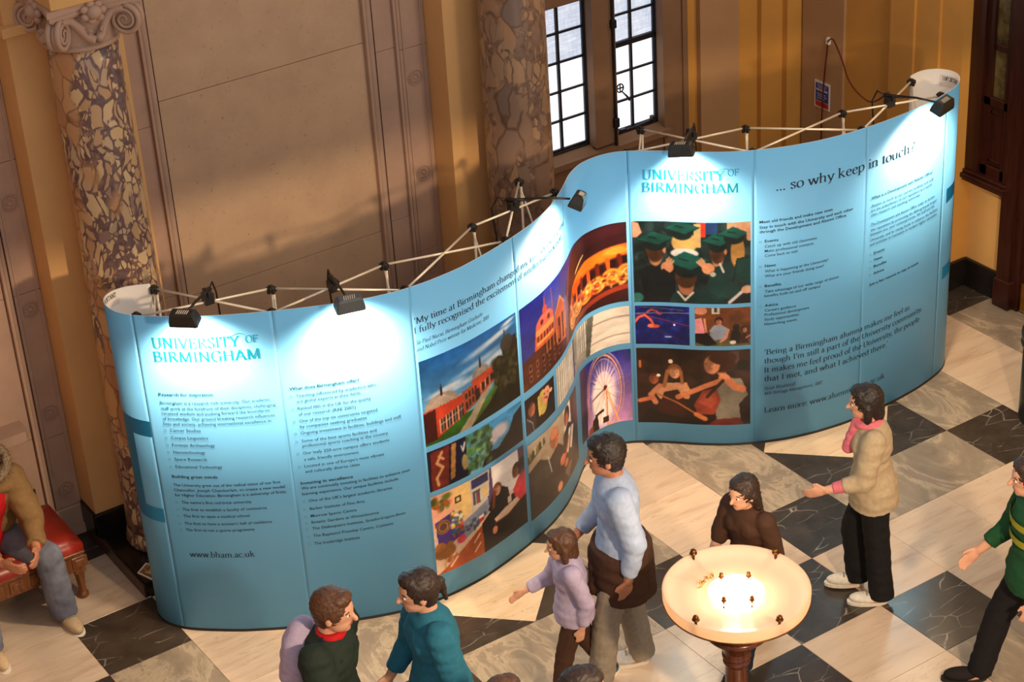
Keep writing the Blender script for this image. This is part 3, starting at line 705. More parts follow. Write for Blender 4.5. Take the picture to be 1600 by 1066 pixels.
LAY = '''logo|UNIVERSITY|0.745|1.255|2.027
logo|BIRMINGHAM|0.738|1.36|1.938
logo|UNIVERSITY|4.653|5.191|2.033
logo|BIRMINGHAM|4.646|5.28|1.944
logo|OF|1.286|1.359|2.034
logo|OF|5.208|5.281|2.054
b|Research for inspiration|0.733|1.056|1.708
r|Birmingham is a research rich university. Our academic|0.733|1.382|1.65
r|staff work at the forefront of their disciplines, challenging|0.734|1.409|1.612
r|received wisdom and pushing forward the boundaries|0.734|1.372|1.578
r|of knowledge. Our ground breaking research influences|0.734|1.397|1.542
r|lives and society, achieving international excellence in:|0.733|1.377|1.506
u|Cancer Studies|0.767|0.952|1.462
u|Corpus Linguistics|0.766|0.989|1.41
u|Forensic Archaeology|0.766|1.023|1.359
u|Nanotechnology|0.766|0.959|1.309
u|Space Research|0.766|0.963|1.26
u|Educational Technology|0.765|1.048|1.207
b|Building great minds|0.732|1.011|1.136
r|The University grew out of the radical vision of our first|0.733|1.378|1.076
r|Chancellor, Joseph Chamberlain, to create a new model|0.731|1.401|1.04
r|for Higher Education. Birmingham is a university of firsts;|0.732|1.405|1.004
u|The nation's first red-brick university|0.766|1.192|0.952
u|The first to establish a faculty of commerce|0.764|1.276|0.901
u|The first to open a medical school|0.763|1.168|0.853
u|The first to have a women's hall of residence|0.764|1.295|0.799
u|The first to run a sports programme|0.764|1.186|0.752
s|www.bham.ac.uk|0.762|1.166|0.562
b|What does Birmingham offer?|1.499|1.907|1.705
u|Teaching influenced by academics who|1.534|2.003|1.654
r|are global experts in their fields|1.534|1.907|1.617
u|Ranked fifth in the UK for the quality|1.534|1.964|1.568
r|of our research (RAE 2001)|1.534|1.87|1.528
u|One of the top six universities targeted|1.534|1.994|1.482
r|by companies seeking graduates|1.534|1.928|1.443
u|Ongoing investment in facilities, buildings and staff|1.533|2.135|1.399
u|Some of the best sports facilities and|1.533|1.978|1.344
r|professional sports coaching in the country|1.534|2.045|1.309
u|Our leafy 250-acre campus offers students|1.532|2.048|1.259
r|a safe, friendly environment|1.534|1.859|1.215
u|Located in one of Europe's most vibrant|1.531|2.008|1.168
r|and culturally diverse cities|1.532|1.856|1.129
b|Investing in excellence|1.496|1.809|1.05
r|We are continually investing in facilities to enhance your|1.496|2.16|1.014
r|learning experience. Our unique facilities include:|1.497|2.084|0.974
u|One of the UK's largest academic libraries|1.531|2.037|0.921
u|Barber Institute of Fine Arts|1.531|1.862|0.863
u|Munrow Sports Centre|1.531|1.807|0.81
u|Botanic Gardens at Winterbourne|1.53|1.94|0.764
u|The Shakespeare Institute, Stratford-upon-Avon|1.53|2.103|0.719
u|The Raymond Priestley Centre, Coniston|1.531|2.02|0.665
u|The Ironbridge Institute|1.531|1.809|0.608
s|'My time at Birmingham changed my life... for the first time|2.274|3.811|1.988
s|I fully recognised the excitement of intellectual endeavour'|2.269|3.771|1.926
i|Sir Paul Nurse, Birmingham Graduate|2.27|2.776|1.85
i|and Nobel Prize-winner for Medicine, 2001|2.27|2.828|1.805
s|... so why keep in touch?|5.527|6.645|1.93
b|Meet old friends and make new ones.|5.415|5.94|1.706
b|Stay in touch with the University and each other|5.415|6.097|1.667
b|through the Development and Alumni Office.|5.415|6.046|1.634
B|Events|5.451|5.543|1.562
r|Catch up with old classmates|5.451|5.817|1.524
r|Make professional contacts|5.451|5.792|1.489
r|Come back to visit|5.451|5.68|1.455
B|News|5.452|5.527|1.378
r|What is happening at the University?|5.452|5.908|1.338
r|What are your friends doing now?|5.452|5.875|1.302
B|Benefits|5.452|5.565|1.228
r|Take advantage of our wide range of alumni|5.453|5.993|1.186
r|benefits both on and off campus|5.451|5.851|1.153
B|Advice|5.453|5.545|1.079
r|Careers guidance|5.453|5.672|1.042
r|Professional development|5.453|5.771|1.008
r|Study opportunities|5.452|5.694|0.972
r|Networking events|5.452|5.681|0.936
s|'Being a Birmingham alumna makes me feel as|5.453|6.667|0.707
s|though I'm still a part of the University community.|5.453|6.809|0.639
s|It makes me feel proud of the University, the people|5.453|6.782|0.567
s|that I met, and what I achieved there.'|5.454|6.455|0.496
i|Sarah Weatherall,|5.452|5.678|0.428
i|MA Heritage Management, 2002|5.452|5.879|0.388
s|Learn more: www.alumni.bham.ac.uk|5.453|6.436|0.246
b|What is a Development and Alumni Office?|6.253|6.855|1.694
r|Alumni, as much as our current students and staff,|6.255|6.87|1.636
r|are the embodiment of our reputation as a world|6.253|6.85|1.601
r|class research and teaching university.|6.254|6.73|1.568
r|The Development and Alumni Office seeks to further|6.255|6.897|1.495
r|this reputation by promoting the lifelong bonds forged|6.256|6.919|1.455
r|between you, your contemporaries, the staff and the|6.255|6.895|1.421
r|University; and by raising funds to enhance the facilities|6.254|6.938|1.38
r|and activities so necessary in modern higher education.|6.252|6.938|1.345
B|Events|6.291|6.389|1.272
B|News|6.293|6.369|1.22
B|Benefits|6.292|6.412|1.17
B|Advice|6.292|6.39|1.116
b|Just a few reasons to stay in touch.|6.258|6.746|1.038'''
blocks = []; cur = None; prevk = None
for ln in LAY.split('\n'):
    k, t, a, b_, z = ln.split('|'); a, b_, z = float(a), float(b_), float(z)
    if k == 'logo':
        em = .094 if t == 'BIRMINGHAM' else (.098 if t != 'OF' else .068)
        p = serif_line(t, a, b_, z+(.012 if t == 'OF' else 0), em, 0, 11.5, 3.6, 3)
        if t == 'UNIVERSITY':   # swash from the Y into OF
            p += [(np.c_[b_-.03+v[:, 0]*.00085, z+.055+v[:, 1]*.00085], f) for v, f in [(lambda P: (np.vstack([P+[0, 2.4], P-[0, 2.4]]), [(len(P)+q, len(P)+q+1, q+1, q) for q in range(len(P)-1)]))(cat([(-30, 4), (0, 24), (30, 34), (60, 28), (72, 14)]))]]
        blocks.append(['logo_lettering', 'ink_logo', p]); prevk = k; continue
    if k in 'si':
        big = t.startswith('...'); em = .098 if big else .058
        if k == 'i': p = serif_line(t, a, b_, z, .036, .22, 8.5, 3)
        else: p = serif_line(t, a, b_, z, em)
        new = prevk != k or big or t[:3] in ('www', 'Lea', "'Be")
        if new: blocks.append(['quotation' if k == 's' else 'attribution', 'ink_dark', []])
        if big: blocks[-1][0] = 'headline'
        if 'www' in t: blocks[-1][0] = 'web_address'
        blocks[-1][2] += p; prevk = k; continue
    bold = k in 'bB'
    if (bold and prevk not in ('b', 'B')) or (k == 'b' and t[:4] in ('What', 'Meet', 'Just')) or prevk in ('logo', 's', 'i'):
        blocks.append(['paragraph', 'ink_dark', []]); blocks.append(['list_marks', 'ink_square', []])
    blocks[-2][2] += sans_line(t, a, b_, z, .0295, bold)
    if k in 'uB':
        x, h, w = a-.037, .014, .0022
        for x0, x1, z0, z1 in ((x, x+h, z, z+w), (x, x+h, z+h-w, z+h), (x, x+w, z, z+h), (x+h-w, x+h, z, z+h)): blocks[-1][2].append(([(x0, z0), (x1, z0), (x1, z1), (x0, z1)], [(0, 1, 2, 3)]))
    prevk = k
for nm, m, p in blocks:
    if p: surf(nm, m, p, .0026, kind='stuff')
# warning stickers on the white backs of the curled ends
def sticker(sc, z):
    P = []; lo = None
    for ch_i, ch in enumerate('IMPORTANT'):
        w, g = glyph(ch, 14, 9)
        for v, f in g: P.append((v+np.array([ch_i*66+(18 if ch == 'I' else 0), 0]), f))
    q = [(np.c_[sc-.075+(594-v[:, 0])*.00026, z+v[:, 1]*.00042], f) for v, f in P]
    surf('warning_lettering', 'ink_black', q, -.0062, kind='stuff'); 
    surf('warning_sticker', 'white_back', [strip(sc-.09, sc+.095, z-.045, z+.042)], -.0055)
sticker(7.405, 2.155); sticker(.285, 2.19)
# ================================================================== PRINTED PHOTOGRAPHS (flat prints: one coloured grid each)
class Cv:
    """small painter: u to the right, v downwards, both 0..1; colours are sRGB 0..255"""
    def __init__(s, w, h, top, bot=None):
        s.w, s.h = w, h; s.U, s.V = np.meshgrid((np.arange(w)+.5)/w, (np.arange(h)+.5)/h)
        s.c = np.zeros((h, w, 3)); t = np.array(top, float); b = np.array(bot or top, float); s.c[:] = t+(b-t)*s.V[..., None]
    def _m(s, msk, col, a=1.0):
        col = np.asarray(col, float); k = (msk*a)[..., None]; s.c = s.c*(1-k)+col*k; return s
    def poly(s, pts, col, a=1.0, col2=None):
        x = [p[0] for p in pts]; y = [p[1] for p in pts]; ins = np.zeros(s.U.shape, bool); j = len(pts)-1
        for i in range(len(pts)):
            if y[i] != y[j]:
                cr = ((y[i] > s.V) != (y[j] > s.V)) & (s.U < (x[j]-x[i])*(s.V-y[i])/(y[j]-y[i])+x[i]); ins ^= cr
            j = i
        c = np.array(col, float)
        if col2 is not None:
            t = np.clip((s.V-min(y))/max(1e-6, max(y)-min(y)), 0, 1)[..., None]; c = c+(np.array(col2, float)-c)*t
        return s._m(ins.astype(float), c, a)
    def rect(s, u0, v0, u1, v1, col, a=1.0, col2=None): return s.poly([(u0, v0), (u1, v0), (u1, v1), (u0, v1)], col, a, col2)
    def ell(s, u, v, ru, rv, col, a=1.0, soft=.12, rot=0):
        du, dv = s.U-u, (s.V-v); c, n = math.cos(rot), math.sin(rot); x = (du*c+dv*n)/ru; y = (-du*n+dv*c)/rv
        return s._m(np.clip((1-np.hypot(x, y))/soft+.5, 0, 1), col, a)
    def line(s, pts, wd, col, a=1.0):
        asp = s.h/s.w
        for (x0, y0), (x1, y1) in zip(pts[:-1], pts[1:]):
            dx, dy = x1-x0, (y1-y0)*asp; L = max(1e-9, dx*dx+dy*dy); t = np.clip(((s.U-x0)*dx+(s.V-y0)*asp*dy)/L, 0, 1)
            d = np.hypot(s.U-x0-t*dx, (s.V-y0)*asp-t*dy); s._m(np.clip((wd/2-d)*s.w+.5, 0, 1), col, a)
        return s
    def blot(s, box, cols, n, r, seed=1, a=.8):
        g = np.random.default_rng(seed)
        for _ in range(n): s.ell(g.uniform(box[0], box[2]), g.uniform(box[1], box[3]), r*g.uniform(.5, 1.3), r*g.uniform(.5, 1.3)*s.w/s.h, cols[g.integers(len(cols))], a*g.uniform(.5, 1), .4)
        return s
    def ring(s, u, v, ru, rv, w, col, a=1.0):
        d = np.abs(np.hypot((s.U-u)/ru, (s.V-v)/rv)-1)*min(ru, rv); return s._m(np.clip((w-d)/w*1.6, 0, 1), col, a)
    def head(s, u, v, r, skin, hair, side=0, a=1.0):
        k = s.w/s.h; d = tuple(q*.55 for q in skin)
        s.ell(u, v-r*.22*k, r*1.12, r*1.25*k, hair, a); s.ell(u+side*r*.3, v+r*.1*k, r*.82, r*1.08*k, skin, a); s.ell(u+side*r*.3-r*.42, v+r*.25*k, r*.42, r*.8*k, d, .55, .8)
        for q in (-.3, .3): s.ell(u+side*r*.62+r*q, v, r*.16, r*.09*k, d, .8, .5)
        s.ell(u+side*r*.6, v+r*.3*k, r*.1, r*.2*k, d, .5, .6); s.ell(u+side*r*.5, v+r*.58*k, r*.26, r*.07*k, (136, 66, 58), .55, .6); s.ell(u, v-r*.75*k, r*.8, r*.4*k, tuple(q*.6 for q in hair), .5, .8); return s
def fractal(h, w, seed):
    g = np.random.default_rng(seed); o = np.zeros((h, w))
    for n, am in ((4, .5), (9, .3), (20, .22), (48, .16)):
        a = g.uniform(-1, 1, (n+2, n+2)); y = np.linspace(0, n, h); x = np.linspace(0, n, w); yi = y.astype(int); xi = x.astype(int); fy = (y-yi)[:, None]; fx = (x-xi)[None]; fy = fy*fy*(3-2*fy); fx = fx*fx*(3-2*fx)
        o += am*((a[yi][:, xi]*(1-fx)+a[yi][:, xi+1]*fx)*(1-fy)+(a[yi+1][:, xi]*(1-fx)+a[yi+1][:, xi+1]*fx)*fy)
    return o
def photo(cv, s0, s1, zt, zb, label, z0t=None):
    h, w = cv.h, cv.w
    c_ = cv.c; p_ = np.pad(c_, ((1, 1), (1, 1), (0, 0)), 'edge'); c_ = .5*c_+.125*(p_[:-2, 1:-1]+p_[2:, 1:-1]+p_[1:-1, :-2]+p_[1:-1, 2:])
    f_ = fractal(h, w, len(label)); lum = c_.mean(-1, keepdims=True); c_ = (c_*1.02-lum*.02)*(1+.34*f_[..., None]*np.clip(1.25-lum/255, .2, 1)); cv.c = 255*np.clip(c_/255, 0, 1)**1.12
    ss = np.linspace(s0, s1, w+1)
    zz = np.linspace(zt, zb, h+1); Sg, Zg = np.meshgrid(ss, zz)
    P = on(Sg.ravel(), Zg.ravel(), .0016)
    idx = np.arange((h+1)*(w+1)).reshape(h+1, w+1); q = np.stack([idx[1:, :-1], idx[1:, 1:], idx[:-1, 1:], idx[:-1, :-1]], -1).reshape(-1, 4)
    me = bpy.data.meshes.new('photo_print'); me.from_pydata(P.tolist(), [], q.tolist())
    c = np.clip(cv.c, 0, 255).reshape(-1, 3)/255; c = np.where(c <= .04045, c/12.92, ((c+.055)/1.055)**2.4)
    at = me.color_attributes.new('ink', 'FLOAT_COLOR', 'CORNER'); at.data.foreach_set('color', np.repeat(np.c_[c, np.ones(len(c))], 4, 0).ravel().astype(np.float32))
    me.materials.append(M['photo_ink']); me.update(); link('photo_print', me, DISP, label=label)
m = mat('printed_photo', None, .34, 0, .45); t = NT(m); a_ = t.new('ShaderNodeVertexColor'); a_.layer_name = 'ink'
grain = t.ramp(t.noise(t.pos(), 160, 2), [(.3, (.94, .94, .94)), (.7, (1, 1, 1))]); t.color(t.mix(1.0, a_.outputs[0], grain, 'MULTIPLY')); M['photo_ink'] = m

# campus building with ribbed domes, lawn and a dark tree
c = Cv(150, 110, (26, 96, 166), (150, 196, 222))
for x, y, a, b_, k in ((.62, .16, .22, .035, .6), (.80, .12, .14, .03, .7), (.55, .30, .25, .03, .5), (.22, .42, .16, .035, .8), (.40, .44, .2, .03, .6), (.75, .35, .2, .05, .7), (.9, .05, .08, .02, .8)): c.ell(x, y, a, b_, (226, 226, 232), k, .9, -.18)
c.rect(0, .80, 1, 1, (58, 104, 36)).poly([(.30, 1), (.44, 1), (.74, .52), (.70, .52)], (176, 164, 140))
c.poly([(0, .62), (.13, .58), (.13, .95), (0, .97)], (64, 26, 22)); c.poly([(.10, .58), (.36, .56), (.38, .80), (.10, .95)], (186, 70, 46)); c.poly([(.36, .54), (.52, .50), (.53, .72), (.38, .80)], (160, 84, 56))
c.poly([(.50, .48), (.72, .42), (.72, .60), (.52, .70)], (192, 78, 50)); c.poly([(.47, .47), (.52, .46), (.54, .70), (.49, .73)], (70, 34, 30))
c.poly([(.10, .585), (.36, .555), (.36, .58), (.10, .61)], (206, 178, 140)); c.poly([(.5, .475), (.72, .41), (.72, .43), (.5, .5)], (206, 178, 140))
c.ell(.17, .575, .15, .135, (168, 150, 138)); c.poly([(0, .60), (.36, .565), (.36, .70), (0, .75)], (186, 70, 46)); c.poly([(0, .62), (.11, .60), (.11, .96), (0, .97)], (70, 28, 24))
for k in range(9): c.line([(.17, .45), (.04+.033*k, .585)], .006, (206, 190, 176), .8)
c.ell(.56, .44, .09, .10, (150, 140, 136)); c.poly([(.46, .47), (.72, .42), (.72, .55), (.47, .60)], (192, 78, 50))
for k in range(6): c.line([(.56, .35), (.49+.027*k, .455)], .005, (196, 186, 178), .7)
for u, v in ((.17, .43), (.56, .33)): c.line([(u, v-.05), (u, v+.03)], .02, (50, 46, 50)); c.line([(u, v-.09), (u, v)], .006, (50, 46, 50))
for k in range(4): u = .145+.058*k; v = .775-.022*k; c.poly([(u, v-.03), (u+.042, v-.045), (u+.042, v+.10), (u, v+.12)], (52, 40, 42)); c.line([(u+.021, v-.04), (u+.021, v+.11)], .006, (214, 190, 160)); c.line([(u, v+.03), (u+.042, v+.015)], .006, (214, 190, 160)); c.line([(u-.006, v-.03), (u-.006, v+.13)], .009, (222, 198, 166))
for k in range(3): u = .56+.05*k; c.poly([(u, .56-.02*k), (u+.032, .55-.02*k), (u+.032, .635-.025*k), (u, .65-.025*k)], (52, 40, 42)); c.line([(u-.007, .56-.02*k), (u-.007, .66-.025*k)], .008, (222, 198, 166))
for k in range(4): u = .385+.034*k; c.rect(u, .58-.012*k, u+.02, .65-.012*k, (58, 42, 44)); c.rect(u, .68-.012*k, u+.02, .76-.02*k, (58, 42, 44))
c.poly([(.70, .44), (.76, .36), (.82, .40), (.80, .28), (.9, .22), (1, .30), (1, 1), (.42, 1), (.62, .86), (.70, .70)], (38, 38, 24)).blot((.70, .38, .98, .8), [(66, 66, 38), (28, 28, 18), (92, 84, 58), (48, 50, 28)], 130, .025, 3)
c.ell(.87, .27, .075, .09, (72, 70, 66)); c.line([(.85, .12), (.85, .2)], .012, (50, 46, 50)); c.rect(.95, .24, .99, .42, (58, 44, 38)); c.poly([(.42, 1), (.60, .84), (1, .80), (1, 1)], (32, 30, 18)).poly([(.44, .98), (.60, .76), (.70, .66), (.74, .72), (.62, .86)], (82, 128, 40), .8)
photo(c, 2.277, 3.079, 1.732, 1.140, 'printed photo of a red brick building with domes, lawn and dark tree')
# heraldic books and a tree against the sky
c = Cv(140, 52, (60, 140, 196), (130, 184, 214)); c.ell(.72, .36, .10, .16, (232, 222, 226), 1, .6).ell(.64, .5, .06, .09, (226, 214, 220), 1, .6)
c.poly([(.5, 1), (.56, .70), (.70, .76), (.78, .60), (.84, .5), (.9, .22), (1, .1), (1, 1)], (34, 32, 36)); c.blot((.36, .04, .62, .95), [(52, 84, 52), (86, 128, 76), (120, 160, 104), (40, 64, 44)], 170, .024, 5); c.rect(0, 0, .36, 1, (34, 24, 40))
c.poly([(.03, .05), (.2, .02), (.17, .98), (.02, 1)], (112, 42, 34)); c.line([(.13, .12), (.08, .35), (.13, .5), (.07, .72), (.08, .9)], .025, (206, 164, 116), .9); c.line([(.10, .2), (.14, .3)], .02, (206, 164, 116))
c.poly([(.22, .04), (.265, .03), (.235, .86), (.19, .9)], (178, 130, 72)); c.poly([(.265, .03), (.35, .02), (.33, .95), (.24, .9)], (22, 26, 62)); c.ell(.335, .62, .03, .2, (172, 156, 104), 1, .3); c.line([(.33, .3), (.345, .14)], .016, (230, 226, 214)); c.line([(.325, .34), (.31, .18)], .012, (230, 226, 214))
photo(c, 2.277, 3.079, 1.100, .812, 'printed photo of old books, tree and blue sky')
# two women in a study bedroom
c = Cv(150, 110, (226, 196, 178)); c.rect(.60, 0, .97, .45, (232, 226, 224)); c.poly([(.50, .0), (.60, 0), (.61, .40), (.55, .45)], (84, 68, 104)); c.rect(.93, 0, 1, .42, (88, 66, 98))
c.rect(0, 0, .3, .42, (232, 176, 150)); c.poly([(.20, .03), (.36, .0), (.38, .38), (.22, .48)], (228, 196, 136)); c.rect(.215, .12, .275, .2, (60, 46, 30)); c.rect(.23, .135, .26, .185, (228, 196, 136))
c.poly([(.36, .0), (.58, .0), (.56, .32), (.37, .42)], (196, 188, 178)); c.rect(.38, .02, .56, .13, (60, 62, 100)); c.rect(.385, .16, .47, .34, (90, 84, 80)); c.rect(.49, .16, .55, .30, (200, 176, 128))
for k in range(7): c.rect(.388+.012*k, .19, .396+.012*k, .34-.004*k, [(160, 60, 50), (60, 80, 140), (210, 200, 190), (70, 110, 90)][k % 4])
c.poly([(.22, .5), (.55, .34), (.55, .52), (.26, .72)], (142, 152, 172)); c.blot((.25, .5, .52, .62), [(70, 76, 100), (170, 176, 190), (50, 50, 70)], 30, .02, 9)
c.poly([(.02, .34), (.20, .27), (.24, .62), (.04, .72)], (76, 52, 128)); c.ell(.09, .42, .062, .085, (196, 156, 70)); c.ell(.09, .42, .035, .05, (90, 62, 60)); c.ring(.09, .42, .05, .068, .008, (90, 40, 40))
c.blot((.17, .3, .27, .6), [(206, 60, 60), (66, 110, 60), (220, 190, 60), (60, 80, 170), (230, 220, 210), (150, 70, 40)], 90, .018, 11, 1); c.blot((.01, .05, .16, .2), [(106, 128, 46), (176, 86, 40), (70, 90, 40)], 26, .03, 2)
c.poly([(.02, .92), (.60, .50), (.62, .58), (.04, 1), (0, 1), (0, .9)], (226, 196, 168)); c.ell(.09, .74, .10, .09, (150, 98, 48)); c.ell(.05, .66, .05, .055, (164, 110, 56)); c.ell(.14, .66, .03, .035, (150, 98, 48)); c.blot((.06, .82, .28, .92), [(180, 126, 80), (150, 60, 40), (220, 190, 150)], 34, .02, 4)
c.ell(.25, .67, .045, .05, (214, 70, 90)); c.ell(.46, .55, .03, .035, (180, 60, 60)); c.rect(.435, .5, .485, .54, (226, 220, 220))
c.poly([(.0, 1), (.04, .98), (.46, .63), (.48, 1)], (172, 84, 44)); c.line([(.13, .95), (.20, .86)], .016, (236, 214, 186)); c.line([(.37, .80), (.43, .72)], .014, (236, 214, 186)); c.line([(.37, .92), (.43, .84)], .014, (236, 214, 186)); c.poly([(.46, .62), (.60, .50), (1, .5), (1, 1), (.47, 1)], (34, 28, 36))
c.poly([(.54, .5), (.60, .34), (.70, .30), (.78, .38), (.80, .56), (.62, .64)], (32, 28, 36)); c.head(.655, .32, .045, (226, 170, 140), (128, 66, 36)); c.line([(.62, .33), (.60, .5)], .035, (128, 66, 36)); c.poly([(.84, .46), (.92, .34), (1, .32), (1, .62), (.88, .66)], (206, 62, 78)); c.head(.90, .25, .05, (140, 84, 60), (28, 18, 18), -1); c.ell(.965, .2, .05, .07, (28, 18, 18))
c.poly([(.60, .66), (.74, .60), (.88, .58), (.92, .64), (.76, .72), (.62, .72)], (226, 200, 176)); c.line([(.60, .72), (.76, .72), (.92, .65)], .012, (120, 50, 44)); c.rect(.765, .5, .815, .58, (226, 206, 190)); c.ell(.60, .8, .03, .05, (196, 130, 100))
photo(c, 2.275, 3.074, .775, .188, 'printed photo of two women reading in a study bedroom')
# stone town hall at dusk running into a spinning fairground carousel
c = Cv(210, 100, (40, 48, 150), (226, 196, 190)); c.poly([(0, 0), (.2, 0), (.12, 1), (0, 1)], (20, 28, 120), .7)
c.poly([(0, .66), (.14, .60), (.40, .58), (.5, 1), (0, 1)], (92, 48, 34)); c.poly([(.10, .62), (.11, .42), (.20, .30), (.29, .42), (.30, .62)], (206, 104, 70)); c.ell(.20, .38, .085, .13, (214, 110, 92)); c.ell(.2, .22, .022, .05, (196, 84, 70)); c.line([(.2, .08), (.2, .22)], .008, (190, 80, 66))
c.rect(.115, .40, .285, .47, (240, 160, 96)); c.rect(.12, .54, .28, .58, (244, 170, 100)); c.ell(.17, .34, .014, .03, (110, 44, 40)); c.ell(.235, .34, .014, .03, (110, 44, 40))
for k in range(6): c.rect(.125+.028*k, .475, .138+.028*k, .545, (120, 50, 40))
c.poly([(.30, .42), (.37, .26), (.43, .42), (.44, .86), (.31, .8)], (196, 104, 62)); c.line([(.31, .41), (.37, .27), (.43, .41)], .008, (236, 170, 110)); c.rect(.335, .5, .36, .8, (90, 40, 30)); c.rect(.385, .5, .41, .8, (90, 40, 30)); c.line([(.27, .05), (.285, .4)], .004, (200, 110, 100))
for k in range(6):
    for j in range(2): c.rect(.05+.055*k, .73+.13*j, .07+.055*k, .82+.12*j, (150, 110, 90), .8); c.rect(.054+.055*k, .75+.13*j, .066+.055*k, .80+.12*j, (44, 28, 30))
for k in range(7): c.rect(.2+.035*k, .6, .21+.035*k, .76, (244, 160, 90), .6)
c.poly([(.44, 1), (.47, .35), (.56, .10), (.70, 0), (1, 0), (1, 1)], (64, 22, 30)); c.poly([(.44, 1), (.46, .45), (.53, .15), (.56, .12), (.50, .5), (.49, 1)], (150, 110, 112), .75)
for k in range(16):
    a = k/16; c.line([(.50+.03*a, .9-.1*a), (.53+.05*a, .42-.25*a), (.68+.04*a, .20-.14*a), (1, .10-.12*a+.02)], .012, [(54, 18, 44), (120, 44, 30), (40, 16, 30), (90, 30, 60)][k % 4], .5)
c.line([(.52, .74), (.60, .48), (.76, .35), (1, .28)], .02, (240, 120, 40)); c.line([(.54, .8), (.62, .55), (.78, .42), (1, .35)], .05, (226, 92, 24)); c.ell(.82, .40, .16, .07, (250, 150, 40), .8, .6, -.2); c.ell(.95, .34, .07, .05, (255, 190, 80), .8, .6)
for k in range(6): c.line([(.655+.012*k, .36-.018*k), (.675+.014*k, .33-.018*k)], .010, (255, 226, 150))
for k in range(7): c.line([(.60+.06*k, .56-.025*k), (.605+.062*k, .80-.035*k)], .024, (240, 104, 40) if k % 2 else (120, 34, 20)); c.rect(.615+.06*k, .60-.03*k, .642+.06*k, .70-.03*k, (40, 12, 14))
for k in range(6): c.ring(.58+.085*k, .84-.045*k, .045, .085, .016, (246, 160, 60)); c.ring(.58+.085*k, .84-.045*k, .024, .045, .01, (255, 206, 110)); c.ell(.58+.085*k, .84-.045*k, .014, .026, (250, 130, 40))
c.blot((.52, .62, 1, .8), [(255, 180, 70), (200, 60, 30), (255, 220, 130), (90, 20, 20)], 120, .012, 6); c.poly([(.62, 1), (1, .82), (1, 1)], (58, 20, 22)); c.line([(.60, .98), (1, .80)], .03, (150, 60, 36))
photo(c, 3.117, 4.538, 1.727, 1.133, 'wide printed photo of a town hall at dusk and a glowing carousel')
# fluted stone columns
c = Cv(150, 46, (196, 194, 184)); 
for k in range(9): u = .02+.038*k; c.rect(u, 0, u+.014, 1, (150, 146, 140)); c.rect(u+.014, 0, u+.030, 1, (226, 222, 212))
c.rect(.36, 0, .40, 1, (86, 86, 100)); c.rect(.38, .3, .44, 1, (70, 78, 120)); c.rect(.40, 0, .46, .7, (150, 146, 130))
for k in range(7): u = .46+.03*k; c.rect(u, 0, u+.012, .8-.02*k, (128, 124, 118)); c.rect(u+.012, 0, u+.028, .8-.02*k, (214, 210, 198))
c.poly([(.40, .75), (.66, .7), (.62, 1), (.40, 1)], (150, 148, 138)); c.poly([(.66, 0), (.73, 0), (.68, 1), (.63, 1)], (104, 104, 94)); c.poly([(.73, 0), (1, 0), (1, 1), (.68, 1)], (226, 216, 206)); c.line([(.72, .28), (1, .25)], .007, (120, 110, 104)); c.line([(.70, .76), (1, .72)], .007, (120, 110, 104))
photo(c, 3.517, 4.54, 1.095, .808, 'printed photo of fluted pale stone columns')
c = Cv(80, 60, (46, 30, 24)); c.poly([(0, 1), (.02, .5), (.26, .40), (.36, .9), (.3, 1)], (62, 50, 56)); c.head(.16, .36, .13, (176, 112, 84), (54, 34, 28), 1); c.poly([(.30, 1), (.34, .6), (.6, .5), (1, .7), (1, 1)], (38, 24, 22)); c.ell(.56, .42, .17, .34, (206, 182, 100)); c.ell(.68, .30, .13, .22, (232, 166, 132), 1, .12, .25); c.line([(.64, .36), (.72, .40)], .04, (170, 60, 60)); c.ell(.62, .24, .02, .02, (60, 40, 30)); c.ell(.74, .26, .02, .02, (60, 40, 30)); c.ell(.86, .30, .06, .06, (236, 190, 160)); c.line([(.42, .2), (.44, .7)], .06, (216, 196, 120)); c.line([(.04, .55), (.2, .75), (.24, 1)], .02, (190, 190, 200), .7)
photo(c, 3.115, 3.475, 1.075, .812, 'small printed photo of two laughing people')
c = Cv(120, 84, (196, 178, 156), (110, 88, 72)); c.poly([(.0, .16), (.24, .06), (.25, .14), (.0, .26)], (86, 84, 70)); [c.rect(.02+.035*k, .12-.012*k, .045+.035*k, .22-.012*k, [(150, 130, 60), (60, 70, 60), (190, 180, 160)][k % 3]) for k in range(6)]; c.poly([(.78, 0), (1, 0), (1, 1), (.86, 1)], (70, 46, 36)); c.rect(.60, .02, .78, .3, (232, 226, 216))
c.poly([(0, 1), (0, .36), (.16, .30), (.32, .42), (.36, 1)], (54, 46, 46)); c.poly([(.26, 1), (.30, .42), (.46, .32), (.58, .46), (.58, 1)], (50, 40, 38)); c.head(.40, .22, .075, (206, 126, 92), (150, 110, 84), 1); c.ell(.40, .14, .07, .07, (212, 140, 104)); c.poly([(.54, .8), (.58, .34), (.70, .24), (.84, .36), (.84, .8)], (64, 46, 42)); c.head(.68, .15, .065, (190, 120, 90), (40, 26, 22), -1)
c.poly([(.62, .58), (.72, .34), (.78, .36), (.68, .64)], (236, 226, 214)); c.poly([(.72, .6), (.80, .36), (.86, .4), (.78, .66)], (226, 206, 190)); c.ell(.55, .62, .06, .07, (206, 122, 88)); c.ell(.62, .72, .05, .05, (200, 116, 84)); c.line([(.70, .44), (.62, .6)], .04, (196, 110, 80)); c.poly([(0, 1), (.2, .66), (.5, .74), (.7, 1)], (58, 46, 42)); c.line([(.28, .36), (.33, .6)], .015, (210, 206, 206), .8); c.ell(.47, .92, .05, .06, (196, 140, 106)); c.poly([(.70, .9), (.86, .7), (.95, 1), (.7, 1)], (64, 42, 34))
photo(c, 3.113, 3.925, .738, .165, 'printed photo of two men talking over papers')
